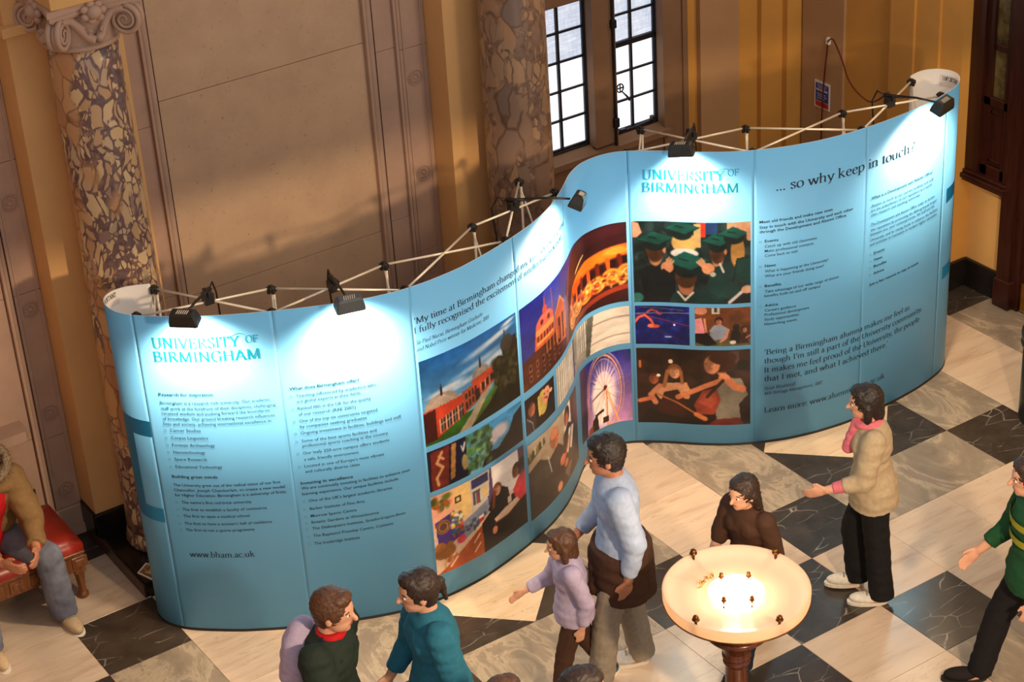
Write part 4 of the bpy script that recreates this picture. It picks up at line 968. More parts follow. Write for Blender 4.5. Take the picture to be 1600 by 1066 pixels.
c = Cv(100, 110, (38, 40, 132), (206, 150, 196)); c.poly([(0, 0), (.22, 0), (.20, 1), (0, 1)], (66, 40, 72), .9); c.poly([(0, .62), (.2, .6), (.2, 1), (0, 1)], (60, 32, 44))
c.ell(.58, .48, .22, .36, (236, 214, 236), .9, .5); c.ell(.54, .62, .2, .36, (255, 246, 240), 1, .4); c.ring(.55, .52, .30, .52, .012, (236, 170, 120)); c.ring(.55, .52, .34, .56, .010, (190, 150, 176)); c.ring(.55, .52, .27, .47, .006, (226, 200, 226), .8)
for k in range(26): a = 2*math.pi*k/26; c.line([(.58, .48), (.58+.28*math.cos(a), .48+.46*math.sin(a))], .006, (255, 236, 226) if k % 2 else (196, 110, 150), .8)
for k in range(10): a = -2.8+.26*k; c.line([(.56+.16*math.cos(a), .42+.2*math.sin(a)), (.56+.22*math.cos(a), .40+.30*math.sin(a))], .014, (70, 64, 140))
c.line([(.34, .56), (.60, .47)], .018, (120, 60, 50)); c.ell(.60, .46, .03, .035, (96, 40, 40)); c.line([(.62, .48), (.80, .98)], .02, (246, 180, 110)); c.line([(.62, .48), (.40, .98)], .018, (255, 226, 190)); c.line([(.62, .5), (.62, 1)], .02, (220, 150, 100)); c.poly([(.30, 1), (.34, .84), (.40, .80), (.38, .78), (.56, .74), (.56, .78), (.44, .80), (.46, 1)], (40, 24, 30)); c.poly([(.20, 1), (.24, .92), (.34, .90), (.34, 1)], (120, 60, 30)); c.rect(.54, .86, .64, .95, (60, 30, 24))
photo(c, 4.05, 4.541, .760, .190, 'printed photo of a lit fairground wheel against a blue evening sky')
# graduates from behind
c = Cv(150, 112, (36, 56, 58)); c.blot((0, 0, 1, 1), [(24, 40, 44), (48, 72, 74), (18, 30, 34), (70, 92, 92)], 120, .05, 8)
c.rect(.55, 0, .62, .18, (206, 66, 50)); c.rect(.62, 0, .72, .14, (40, 70, 120)); c.rect(.52, .02, .58, .3, (206, 178, 130)); c.rect(.80, 0, 1, .1, (206, 170, 140))
GC1, GC2 = (30, 96, 88), (14, 48, 48)
def grad(u, v, w, h, hair, neck=True):
    if neck: c.ell(u, v+h*1.75, w*.46, h*1.75, (206, 150, 116)); c.ell(u, v+h*1.3, w*.58, h*1.7, tuple(min(255, q*1.35) for q in hair)); c.ell(u-w*.1, v+h*1.7, w*.3, h*1.1, tuple(q*1.05 for q in hair), .7, .7); c.ell(u+w*.56, v+h*1.5, w*.1, h*.4, (214, 150, 118))
    c.ell(u, v+h*.75, w*.68, h*.85, (26, 44, 44)); c.poly([(u-w*1.15, v+h*.25), (u-w*.1, v-h*.75), (u+w*1.15, v), (u+w*.2, v+h*.9)], GC1); c.line([(u-w*1.15, v+h*.25), (u+w*.2, v+h*.9), (u+w*1.15, v)], .008, GC2); c.ell(u+.01, v+.01, w*.14, h*.16, (38, 100, 92)); c.line([(u-w*.4, v-h*.1), (u+.01, v+.01)], .012, GC2)
c.poly([(0, 0), (.05, .02), (.08, .14), (.03, .2), (0, .2)], (222, 170, 140)); c.poly([(.05, .6), (.2, .5), (.36, .6), (.36, 1), (.1, 1)], (26, 34, 40)); grad(.19, .20, .14, .10, (74, 48, 32)); c.ell(.44, .25, .11, .13, (214, 178, 110)); grad(.42, .06, .13, .10, (214, 178, 110), False); c.ell(.44, .38, .12, .06, (226, 222, 222))
grad(.72, .20, .12, .10, (70, 46, 32)); c.ell(.89, .36, .06, .2, (196, 150, 86)); grad(.86, .12, .13, .09, (190, 146, 84), False); c.line([(.92, .06), (.99, .1), (.99, .2)], .05, (222, 166, 132))
c.poly([(.68, .55), (.78, .5), (.9, .6), (.9, .9), (.6, 1)], (34, 66, 66)); c.line([(.74, .5), (.77, .6)], .02, (220, 214, 206)); c.poly([(.30, 1), (.34, .88), (.46, .80), (.58, .86), (.70, .8), (.8, 1)], (30, 62, 62)); c.ell(.45, .76, .07, .14, (196, 130, 98)); c.ell(.45, .66, .095, .15, (92, 60, 40)); grad(.46, .46, .17, .14, (70, 44, 30), False); c.line([(.38, .86), (.44, .96), (.51, .86)], .02, (226, 216, 206))
for sx, u in ((1, .29), (-1, .64)):
    c.ell(u, .56, .055, .07, (226, 160, 122)); [c.line([(u+sx*.01*k-.01, .55), (u+sx*(.02+.018*k)-.02, .44+.02*abs(k-1))], .018, (230, 168, 130)) for k in range(4)]
c.poly([(.12, .70), (.26, .58), (.32, .64), (.3, .8), (.12, .95)], (26, 38, 44)); c.poly([(.66, .60), (.72, .58), (.82, .8), (.74, .95), (.62, .8)], (36, 72, 70)); c.ell(.68, .63, .025, .03, (200, 190, 180)); c.poly([(.84, .72), (.88, .44), (1, .42), (1, .76)], GC2); c.poly([(.86, .74), (.89, .46), (1, .44), (1, .74)], (22, 66, 62)); c.poly([(.80, 1), (.92, .84), (1, .84), (1, 1)], (24, 34, 40)); c.line([(.82, .98), (.93, .85)], .03, (214, 208, 210)); c.ell(.97, .83, .05, .05, (214, 170, 140)); c.ell(.03, .94, .05, .06, (60, 130, 120))
photo(c, 4.577, 5.357, 1.729, 1.122, 'printed photo of graduates in dark green mortarboards seen from behind')
c = Cv(90, 68, (28, 38, 110), (22, 30, 104)); c.blot((0, 0, 1, 1), [(30, 46, 130), (20, 26, 90), (40, 60, 150)], 90, .04, 4, .6)
for y0, y1, cc in ((.0, .16, (214, 200, 214)), (.20, .50, (200, 70, 90)), (.26, .56, (90, 40, 90))): c.line([(0, y0+.2*(y0 == 0)), (1, y1)], .012, cc, .8)
c.line([(0, .42), (.06, .30), (.18, .24), (.28, .36), (.34, .50)], .045, (226, 104, 84)); c.ell(.36, .53, .09, .045, (206, 90, 80)); c.ell(.28, .52, .06, .05, (230, 120, 96)); c.line([(.22, .16), (.30, .10), (.40, .14), (.44, .2)], .03, (214, 96, 84)); c.ell(.45, .2, .05, .03, (180, 80, 90)); c.line([(.30, .58), (.70, .80), (.84, .88)], .02, (80, 50, 80), .7); c.ell(.60, .80, .07, .025, (170, 190, 226), .8); c.ell(.72, .48, .02, .03, (230, 236, 250)); c.line([(.1, .03), (.9, .10)], .008, (226, 206, 206), .7)
photo(c, 4.579, 4.946, 1.094, .797, 'small printed photo of a swimmer in dark blue water')
c = Cv(90, 70, (118, 70, 42), (96, 60, 40)); c.rect(.30, 0, .44, .16, (200, 190, 170)); c.rect(.34, 0, .40, .12, (70, 70, 70)); c.rect(0, .84, 1, 1, (96, 90, 62)); c.ell(.10, .08, .12, .1, (206, 140, 110)); c.poly([(0, .3), (.12, .26), (.18, .66), (0, .7)], (224, 150, 160)); c.line([(.17, .3), (.2, .62)], .04, (214, 150, 116)); c.poly([(0, .68), (.22, .66), (.40, .95), (.2, 1), (0, .9)], (30, 26, 28)); c.poly([(.26, .70), (.34, .46), (.46, .42), (.62, .56), (.58, .80), (.34, .85)], (142, 150, 168)); c.head(.43, .36, .065, (196, 134, 104), (40, 26, 20)); c.line([(.60, .58), (.54, .80), (.46, .88)], .045, (200, 140, 108)); c.line([(.28, .6), (.36, .48)], .05, (150, 158, 176)); c.poly([(.62, .9), (.66, .6), (.74, .5), (.82, .66), (.80, .95)], (28, 22, 22)); c.ell(.74, .52, .06, .09, (36, 26, 22)); c.head(.88, .58, .05, (214, 150, 116), (44, 28, 22), 1); c.poly([(.80, .95), (.82, .7), (.92, .68), (.98, .95)], (70, 34, 34)); c.line([(.92, .8), (.99, .74)], .03, (214, 150, 116)); c.ell(.68, .9, .06, .05, (220, 214, 206))
photo(c, 4.984, 5.357, 1.092, .797, 'small printed photo of students sitting on a wall')
c = Cv(150, 112, (46, 28, 22), (40, 22, 18)); c.blot((0, 0, 1, .5), [(60, 36, 26), (34, 20, 18), (74, 46, 34)], 70, .06, 12, .6); c.rect(.82, .02, .9, .2, (84, 62, 54)); c.rect(.02, .16, .04, .26, (206, 130, 70), .8); c.ell(.30, .17, .02, .03, (250, 220, 190)); c.ell(.93, .2, .05, .07, (24, 16, 16))
c.head(.15, .40, .05, (176, 100, 70), (70, 40, 26)); c.ell(.19, .36, .02, .02, (255, 240, 220)); c.poly([(.14, .56), (.24, .46), (.44, .44), (.48, .56), (.46, .66), (.20, .68)], (206, 150, 114)); c.line([(.20, .5), (.12, .62), (.16, .72)], .05, (196, 130, 96)); c.head(.335, .31, .055, (222, 162, 124), (150, 96, 56)); c.line([(.27, .3), (.24, .5)], .035, (160, 104, 60)); c.line([(.39, .3), (.40, .45)], .03, (160, 104, 60)); c.line([(.44, .6), (.34, .64)], .045, (214, 130, 92))
c.poly([(.16, .9), (.24, .58), (.36, .54), (.44, .7), (.42, .95)], (62, 26, 16)); c.poly([(.70, .95), (.68, .5), (.78, .36), (.92, .40), (.98, .6), (.9, .72), (.92, .98)], (130, 122, 110)); c.poly([(.78, .36), (.92, .38), (.96, .52), (.86, .54)], (150, 142, 128)); c.head(.69, .18, .085, (214, 146, 110), (62, 34, 22), -1); c.ell(.76, .10, .12, .09, (66, 36, 24)); c.ell(.82, .16, .05, .09, (66, 36, 24)); c.line([(.93, .52), (.86, .48), (.78, .36)], .07, (214, 136, 96)); c.ell(.77, .36, .05, .05, (220, 146, 106)); [c.line([(.75+.012*k, .36), (.72+.02*k, .30)], .016, (222, 150, 110)) for k in range(4)]
c.line([(.74, .40), (.60, .48), (.42, .60), (.36, .64)], .05, (206, 130, 92)); c.poly([(.50, .74), (.58, .54), (.70, .5), (.74, .66), (.68, .86), (.54, .86)], (142, 62, 44)); c.poly([(.54, .70), (.60, .58), (.68, .54), (.71, .64), (.66, .78)], (160, 76, 56)); c.line([(.76, .40), (.62, .62)], .028, (60, 30, 20)); c.line([(.16, .60), (.36, .72), (.60, .92)], .016, (176, 110, 64)); c.line([(.52, .86), (.60, .92)], .045, (206, 126, 76)); c.poly([(0, 1), (.1, .8), (.3, .9), (.5, .92), (.6, 1)], (28, 16, 14)); c.poly([(.62, 1), (.7, .92), (.9, .9), (.95, 1)], (110, 40, 36)); c.line([(.02, .70), (.14, .66)], .04, (190, 110, 78))
photo(c, 4.579, 5.356, .765, .168, 'printed photo of two young cellists playing')
# ================================================================== COLUMNS
def column(label, x, y, m, cap):
    T = thing('marble_column', label, 'column', (x, y, .105))
    b = MB(); b.lathe([(.246, .105), (.252, .12), (.250, .15), (.242, .18), (.237, .22)], 48, c=(x, y, 0), closed=True); b.obj('base', m, T, smooth=True)
    b = MB(); top = 3.57 if cap else 5.5
    b.lathe([(.236-.03*(k/24)**1.3, .22+(top-.22)*k/24) for k in range(25)], 64, c=(x, y, 0)); b.obj('shaft', m, T, smooth=True)
    if not cap: return
    K = MB(); K.lathe([(.205, 3.56), (.222, 3.565), (.226, 3.578), (.218, 3.59), (.205, 3.594), (.205, 3.61), (.21, 3.66), (.215, 3.72), (.212, 3.79)], 48, c=(x, y, 0))
    cp = K.obj('capital', 'stone_rose', T, smooth=True)
    def ab(h, k): # concave-sided square
        o = []
        for q in range(4):
            a0 = -math.pi*.75+q*math.pi/2; p0 = Vector((math.cos(a0), math.sin(a0)))*h*1.414; a1 = a0+math.pi/2; p1 = Vector((math.cos(a1), math.sin(a1)))*h*1.414
            for t in range(8):
                u = t/8; p = p0.lerp(p1, u); n = Vector((-math.cos((a0+a1)/2), -math.sin((a0+a1)/2))); p = p+n*k*math.sin(math.pi*u); o.append((x+p.x, y+p.y))
        return o
    A = MB(); A.prism(ab(.255, .04), 3.785, 3.80); A.prism(ab(.27, .04), 3.80, 3.83); A.prism(ab(.285, .04), 3.83, 3.865); A.obj('abacus', 'stone_rose', cp)
    for q in range(4):
        a = -math.pi*.75+q*math.pi/2; d = Vector((math.cos(a), math.sin(a), 0)); n = Vector((-d.y, d.x, 0)); c0 = Vector((x, y, 3.70))+d*.295
        V = MB(); V.ell(c0, (.086, .030, .088), 24, 14, axes=(d, n, Vector((0, 0, 1))))
        for sg in (-1, 1):
            P = []; rr = []
            for k in range(60):
                u = k/59; th = math.pi*.5-u*2.3*2*math.pi; r = .080*(1-u)**.8+.010; P.append(c0+d*(r*math.cos(th))+Vector((0, 0, r*math.sin(th)))+n*sg*(.026+.012*u)); rr.append(.0125*(1-u)+.006)
            V.tube(P, rr, 6)
            # scroll band running down the face into the middle
            e = n*sg; Q = [c0+Vector((0, 0, .072))+n*sg*.026, c0-d*.07+e*.05+Vector((0, 0, .062)), c0-d*.105+e*.09+Vector((0, 0, .0)), c0-d*.115+e*.13+Vector((0, 0, -.055)), c0-d*.12+e*.170+Vector((0, 0, -.075))]
            Qs = []
            for k in range(4):
                for t_ in range(6):
                    u = t_/6; p = [Q[max(k-1, 0)], Q[k], Q[k+1], Q[min(k+2, 4)]]
                    Qs.append(.5*(2*p[1]+(p[2]-p[0])*u+(2*p[0]-5*p[1]+4*p[2]-p[3])*u*u+(3*p[1]-p[0]-3*p[2]+p[3])*u**3))
            V.tube(Qs, [.024+.008*math.sin(math.pi*k/len(Qs)) for k in range(len(Qs))], 8)
            z1 = c0-d*.085+e*.125+Vector((0, 0, -.02))
            V.tube([z1+e*(.022*(1-k/20)*math.cos(k*.6))+Vector((0, 0, .022*(1-k/20)*math.sin(k*.6)))+(e-d)*.012 for k in range(20)], .007, 6)
        V.obj('volute', 'stone_rose', cp, smooth=True)
    for q in range(4):
        a = -math.pi/2+q*math.pi/2; d = Vector((math.cos(a), math.sin(a), 0)); n = Vector((-d.y, d.x, 0)); c0 = Vector((x, y, 3.80))+d*.25
        Fm = MB(); Fm.ell(c0+d*.015, (.04, .045, .04), 14, 10, axes=(d, n, Vector((0, 0, 1))))
        for k in range(7):
            t_ = 2*math.pi*k/7; Fm.ell(c0+n*.055*math.cos(t_)+Vector((0, 0, .05*math.sin(t_))), (.022, .028, .024), 10, 8, axes=(d, n, Vector((0, 0, 1))))
        Fm.obj('carved_flower', 'stone_rose', cp, smooth=True)
    b = MB(); b.box(x-.25, x+.27, y-.27, y+.30, 3.866, 4.6, bev=.004); b.obj('impost_block', 'paint_yellow', T)
column('marble column of violet and cream breccia with a carved scroll capital, behind the left end of the blue wall', 3.993, 10.72, 'breccia_left', True)
column('grey brown marble column with large pebble markings, just left of the leaded windows', 6.955, 10.72, 'breccia_right', False)

# ================================================================== DISPLAY SPOTLIGHTS
def spot(label, clamp, head, s_t, z_t, e):
    clamp = Vector(clamp); head = Vector(head); tgt = on1(s_t, z_t)
    T = thing('display_spotlight', label, 'spotlight', tuple(clamp), 'halogen spotlights clamped along the top of the blue display wall')
    b = MB(); b.box(clamp.x-.03, clamp.x+.03, clamp.y-.025, clamp.y+.025, clamp.z-.03, clamp.z+.045, bev=.006); b.box(clamp.x-.012, clamp.x+.012, clamp.y-.04, clamp.y+.04, clamp.z+.02, clamp.z+.06, bev=.004); b.obj('clamp', 'black_plastic', T)
    up0 = clamp+Vector((0, 0, .05)); d = (head-up0); dn = d.normalized()
    b = MB(); b.tube([up0-dn*.03, up0+d*.5+Vector((0, 0, .02)), head-dn*.05+Vector((0, 0, .015))], [.010, .008, .007], 8); b.tube([up0-dn*.04, up0+dn*.10+Vector((0, 0, .006))], [.016, .009], 8); b.obj('arm', 'black_plastic', T, smooth=True)
    hd = Vector((d.x, d.y, 0)).normalized(); sd = Vector((-hd.y, hd.x, 0)); f = (tgt-head).normalized(); sd = (sd-f*sd.dot(f)).normalized(); u = f.cross(sd).normalized()
    # housing: a flared shallow box, wide across, opening towards the panel
    b = MB(); pr = [(-.052, .058, .022), (-.042, .072, .034), (0, .082, .043), (.030, .085, .046), (.030, .079, .040), (.012, .074, .036)]
    rings = []
    for dd, w, h in pr: rings.append([head+f*dd+sd*(w*sx)+u*(h*sy) for sx, sy in ((-1, -.82), (-.9, -1), (.9, -1), (1, -.82), (1, .82), (.9, 1), (-.9, 1), (-1, .82))])
    vs = [p for r in rings for p in r]; fs = [tuple(range(7, -1, -1))]
    for r in range(len(pr)-1):
        for k in range(8): fs.append((r*8+k, r*8+(k+1) % 8, (r+1)*8+(k+1) % 8, (r+1)*8+k))
    b.add(vs, fs); b.box(0, 0, 0, 0, 0, 0)
    b.v = b.v[:len(vs)]; b.f = b.f[:len(fs)]; b.m = b.m[:len(fs)]
    hs = b.obj('lamp_housing', 'grey_plastic' if 'second' in label else 'black_plastic', T)
    b = MB(); k = (len(pr)-1); b.add([head+f*.013+sd*(.072*sx)+u*(.036*sy) for sx, sy in ((-1, -1), (1, -1), (1, 1), (-1, 1))], [(0, 1, 2, 3)]); b.obj('lamp_glass', 'lamp_glass', hs)
    b = MB(); e0 = head-f*.052
    for i in range(6): b.tube([e0+sd*(.012*(i-2.5)-.003)+u*.02, e0+sd*(.012*(i-2.5)+.003)-u*.012], .0022, 5)
    b.obj('vent_ribs', 'chrome', hs)
    b = MB(); p0 = up0-dn*.04; b.tube([p0, p0-dn*.06+Vector((0, 0, .02)), p0-dn*.10+Vector((0, 0, -.06)), p0-dn*.09+Vector((.01, 0, -.25)), p0-dn*.07+Vector((.02, 0, -.9))], .006, 6); b.obj('flex', 'black_cord', T, smooth=True)
    light('halogen_spot', 'SPOT', head+f*.035, tgt, e, (1.0, .76, .50), spot_size=math.radians(130), spot_blend=.85, shadow_soft_size=.045)
M['lamp_glass'] = mat('lit_halogen_glass', lin(255, 240, 210), .3, emit=(1, .9, .72, 1), estr=12)
def cl(i): return (XC[i][0], XC[i][1], 2.215)
SPE = 98
spot('black display spotlight above the left logo, first from the left end', cl(0), (3.845, 9.465, 2.305), 1.02, 1.72, SPE)
spot('dark grey display spotlight over the blank top of the second left panel', cl(2-1), (4.655, 9.02, 2.30), 1.88, 1.72, SPE*1.15)
spot('black display spotlight on a long arm before the grey brown column', cl(3), (6.42, 9.27, 2.29), 3.45, 1.75, SPE)
spot('black display spotlight above the right hand logo', cl(5), (7.37, 9.46, 2.285), 4.98, 1.75, SPE)
spot('black display spotlight at the right end with a cord over the wall', cl(7), (9.08, 8.86, 2.295), 6.72, 1.75, SPE*1.1)

# red flex hooked up on the wall and hanging to the display
b = MB(); K = Vector((10.372, 11.40, 1.665)); c7 = Vector(cl(7))
P0 = [(10.37, 11.455, .25), (10.366, 11.455, .83), (10.362, 11.445, 1.05), (10.362, 11.435, 1.25), (10.364, 11.42, 1.45), (10.370, 11.41, 1.58), (10.368, 11.402, 1.655), (10.36, 11.385, 1.675), (10.30, 11.29, 1.74), (10.20, 11.14, 1.785), (10.02, 10.859, 1.775), (9.87, 10.629, 1.74), (9.715, 10.389, 1.765), (9.481, 10.03, 1.862), (9.331, 9.799, 1.953), (9.19, 9.582, 2.076), (c7.x+.08, c7.y+.10, 2.235), (c7.x+.02, c7.y+.03, 2.265)]
q = cat([list(p) for p in P0], 6) ; b.tube([tuple(p) for p in q], .0065, 8); o = b.obj('flex', 'red_cord', None, smooth=True); o['label'] = 'dark red electric flex hooked on the wall, looping to the display'; o['category'] = 'cord'; o.name = 'power_cord'
b = MB(); b.box(10.362, 10.386, 11.385, 11.415, 1.64, 1.70, bev=.004); b.tube([(10.37, 11.40, 1.69), (10.35, 11.40, 1.69), (10.352, 11.40, 1.655)], .004, 6); o = b.obj('wall_hook', 'white_back', None); o['label'] = 'small white hook on the mauve wall strip holding the red flex'; o['category'] = 'hook'
# blue and white safety notice
T = thing('safety_notice', 'small blue and white notice with a red foot fixed to the mauve wall strip', 'notice', (10.38, 11.465, 1.08))
b = MB(); b.box(10.376, 10.383, 11.375, 11.555, 1.07, 1.30); b.obj('board', 'white_back', T)
M['notice_blue'] = plain('notice_blue', (42, 70, 150), .4); M['notice_red'] = plain('notice_red', (190, 44, 40), .4)
b = MB(); b.box(10.374, 10.3765, 11.388, 11.54, 1.13, 1.28); b.obj('blue_field', 'notice_blue', T)
b = MB(); b.box(10.3735, 10.3765, 11.388, 11.54, 1.083, 1.125); b.obj('red_field', 'notice_red', T)
b = MB()
for z, a0, a1 in ((1.262, .02, .13), (1.246, .03, .12), (1.225, .01, .14), (1.219, .01, .14), (1.19, .02, .12), (1.172, .03, .13), (1.152, .02, .11)): b.box(10.3725, 10.3745, 11.54-a1, 11.54-a0, z, z+(.009 if z in (1.225, 1.219) else .004))
b.obj('print_lines', 'white_back', T, kind='stuff')

# ================================================================== BOWL LAMP (uplighter on a turned pedestal)
LX, LY, LZ = 5.68, 6.875, 1.1
T = thing('bowl_lamp', 'glowing frosted glass bowl lamp on a turned dark wooden pedestal', 'lamp', (LX, LY, 0))
b = MB(); b.lathe([(.26, 0), (.26, .04), (.22, .07), (.20, .08), (.13, .12), (.09, .18), (.072, .26), (.064, .42), (.061, .58), (.066, .60), (.075, .605), (.075, .617), (.066, .622), (.068, .64), (.080, .645), (.080, .657), (.072, .662), (.080, .69), (.10, .73), (.13, .765), (.160, .79), (.174, .805), (.176, .82), (.166, .832), (.02, .832)], 48, c=(LX, LY, 0)); ped = b.obj('pedestal', 'wood_lamp', T, smooth=True)
M['collar_stone'] = plain('cream_collar', (196, 164, 116), .4, var=.2, scale=16)
b = MB(); b.lathe([(.150, .832), (.160, .836), (.163, .850), (.163, .885), (.158, .90), (.14, .92), (.10, .93)], 40, c=(LX, LY, 0)); b.obj('collar', 'collar_stone', T, smooth=True)
m = mat('frosted_lamp_glass', lin(250, 224, 202), .35, 0, .5); t = NT(m)
tr = t.new('ShaderNodeBsdfTranslucent'); tr.inputs[0].default_value = lin(255, 230, 200)
mx = t.new('ShaderNodeMixShader'); mx.inputs[0].default_value = .62; t.l.new(t.b.outputs[0], mx.inputs[1]); t.l.new(tr.outputs[0], mx.inputs[2]); t.l.new(mx.outputs[0], t.n['Material Output'].inputs[0]); M['bowl_glass'] = m
b = MB(); b.lathe([(.085, 1.035), (.20, 1.038), (.30, 1.05), (.36, 1.07), (.388, 1.098), (.396, 1.10), (.400, 1.095), (.398, 1.05), (.392, 1.03)], 96, c=(LX, LY, 0), closed=False); b.obj('glass_bowl', 'bowl_glass', T, smooth=True)
b = MB(); b.lathe([(.0005, 1.080), (.100, 1.080), (.148, 1.079), (.153, 1.076), (.150, 1.073)], 64, c=(LX, LY, 0), closed=False); b.obj('inner_glass', 'bowl_glass', T, smooth=True)
b = MB(); b.lathe([(.392, 1.028), (.398, 1.03), (.396, 1.022), (.385, 1.016), (.28, .96), (.16, .91), (.14, .91)], 96, c=(LX, LY, 0), closed=False); b.obj('under_tray', 'bronze', T, smooth=True)
def stud(x, y, z, r, tall):
    b = MB(); b.lathe([(r*.5, z-tall), (r*.5, z-.004), (r*1.25, z-.004), (r*1.3, z+.002), (r*.8, z+.005), (r*.95, z+.010), (r*1.0, z+.016), (r*.8, z+.022), (r*.2, z+.026)], 14, c=(x, y, 0)); return b.obj('stud', 'bronze', T, smooth=True)
ca = math.atan2(-.561, .826)
for k, a in enumerate((2.16, .86, -2.27, -1.02)): stud(LX+.372*math.cos(a+ca), LY+.372*math.sin(a+ca), 1.116, .0165, .10)
for k, a in enumerate((2.15, .95, -2.2, -.98)): stud(LX+.13*math.cos(a+ca), LY+.13*math.sin(a+ca), 1.096, .011, .05)
# small twist of gold wire lying in the bowl
b = MB(); g_ = np.random.default_rng(3)
for k in range(16):
    a = 2.75-.045*k; c0 = Vector((LX+.215*math.cos(a+ca), LY+.215*math.sin(a+ca), 1.048)); b.tube([c0+Vector(g_.uniform(-.012, .012, 3)), c0+Vector(g_.uniform(-.02, .02, 3))+Vector((0, 0, .015)), c0+Vector(g_.uniform(-.022, .022, 3))], .0022, 5)
b.obj('gold_wire', 'brass', T)
light('bowl_lamp_bulb', 'POINT', (LX+.0, LY+.0, 1.058), None, 4.6, (1.0, .85, .68), shadow_soft_size=.012)
for k in range(3):
    a = ca+2*math.pi*k/3-.5; light('bowl_lamp_bulb', 'POINT', (LX+.07*math.cos(a), LY+.07*math.sin(a), 1.058), None, 1.5, (1.0, .85, .68), shadow_soft_size=.012)
light('bowl_lamp_glow', 'POINT', (LX, LY, 1.35), None, 9, (1.0, .80, .52), shadow_soft_size=.16)

# ================================================================== LITTER BIN
T = thing('litter_bin', 'dark metal litter bin with a domed lid at the right edge of the picture', 'bin', (9.58, 8.21, 0))
b = MB(); b.lathe([(.185, 0), (.19, .02), (.19, .58), (.185, .585)], 40, c=(9.58, 8.21, 0)); b.obj('body', 'bin_metal', T, smooth=True)
b = MB(); b.lathe([(.19, .585), (.205, .59), (.208, .61), (.20, .62), (.19, .625), (.195, .64), (.208, .65), (.208, .69), (.19, .72), (.15, .745), (.08, .76), (.001, .763)], 40, c=(9.58, 8.21, 0)); b.obj('lid', 'bin_metal', T, smooth=True)

# ================================================================== RED LEATHER BENCH
T = thing('leather_bench', 'carved wooden bench with a buttoned red leather seat against the stone wall', 'bench', (2.5, 10.8, 0))
X0, X1, Y0, Y1 = 1.35, 3.36, 10.50, 11.06
def cushion(x0, x1, y0, y1, z0, z1):
    b = MB(); nx, ny = 22, 9; V_ = []
    for j in range(ny+1):
        for i in range(nx+1):
            u, v = i/nx, j/ny; e = min(u*nx, (1-u)*nx, v*ny, (1-v)*ny, 1.6)/1.6; z = z1-(1-e)**2*.045-.010*abs(math.cos(math.pi*u*8))*abs(math.cos(math.pi*v*3))
            V_.append((x0+(x1-x0)*u, y0+(y1-y0)*v, z))
    Fs = [(j*(nx+1)+i, j*(nx+1)+i+1, (j+1)*(nx+1)+i+1, (j+1)*(nx+1)+i) for j in range(ny) for i in range(nx)]
    b.add(V_, Fs); n0 = len(V_)
    rim = [i for i in range(nx+1)]+[(j+1)*(nx+1)-1 for j in range(1, ny+1)]+[ny*(nx+1)+i for i in range(nx-1, -1, -1)]+[j*(nx+1) for j in range(ny-1, 0, -1)]
    for i in rim: b.v.append((b.v[i][0], b.v[i][1], z0))
    m_ = len(rim)
    for k in range(m_): b.f.append((rim[k], n0+k, n0+(k+1) % m_, rim[(k+1) % m_])); b.m.append(0)
    return b.obj('seat_cushion', 'leather', T, smooth=True)
cushion(X0, X1, Y0, Y1, .36, .475)
b = MB(); b.box(X0+.02, X1-.01, Y0+.01, Y0+.05, .22, .365, bev=.006); b.box(X0, X1, Y0-.005, Y1, .345, .365, bev=.004); b.box(X1-.05, X1-.01, Y0+.05, Y1, .22, .365, bev=.006); b.box(X0+.02, X1, Y1-.05, Y1-.01, .22, .365, bev=.006); b.obj('apron', 'wood_bench', T)
for k in range(14):
    x = X0+.10+k*.14; b = MB(); b.box(x, x+.10, Y0, Y0+.012, .245, .33, bev=.005); b.box(x+.02, x+.08, Y0-.006, Y0+.004, .265, .31, bev=.004); b.obj('carved_panel', 'wood_bench', T)
for k in range(4):
    y = Y0+.08+k*.13; b = MB(); b.box(X1-.014, X1, y, y+.09, .245, .33, bev=.005); b.box(X1-.008, X1+.006, y+.02, y+.07, .265, .31, bev=.004); b.obj('carved_panel', 'wood_bench', T)
for x in (X0+.05, X1-.045):
    for y in (Y0+.045, Y1-.045):
        b = MB(); b.lathe([(.030, 0), (.036, .012), (.036, .03), (.026, .045), (.024, .08), (.030, .16), (.036, .20), (.036, .23)], 12, c=(x, y, 0)); b.box(x-.037, x+.037, y-.037, y+.037, .20, .36, bev=.004); b.obj('leg', 'wood_bench', T)
b = MB(); b.box(X0+.3, X0+1.28, Y1-.03, Y1+.03, .45, .86, bev=.02); b.obj('back_cushion', 'leather', T)

# framed print lying on the black plinth beside the display
T = thing('framed_print', 'small white edged picture card on the black plinth left of the display', 'picture', (3.72, 10.42, .11))
m = mat('sepia_picture', None, .4); t = NT(m); t.color(t.ramp(t.noise(t.objco(), 26, 4, .6, 1), [(.38, lin(196, 162, 112)), (.5, lin(150, 108, 66)), (.6, lin(84, 58, 36))])); M['sepia'] = m
def card(name, mm, inset, z):
    pts = [(3.645, 10.405), (3.735, 10.47), (3.80, 10.36), (3.70, 10.235)]; cx = sum(p[0] for p in pts)/4; cy = sum(p[1] for p in pts)/4
    b = MB(); b.prism([(cx+(x-cx)*inset, cy+(y-cy)*inset) for x, y in pts], .1055, z); return b.obj(name, mm, T)
card('mount', 'white_back', 1, .113); card('picture', 'sepia', .86, .1138)
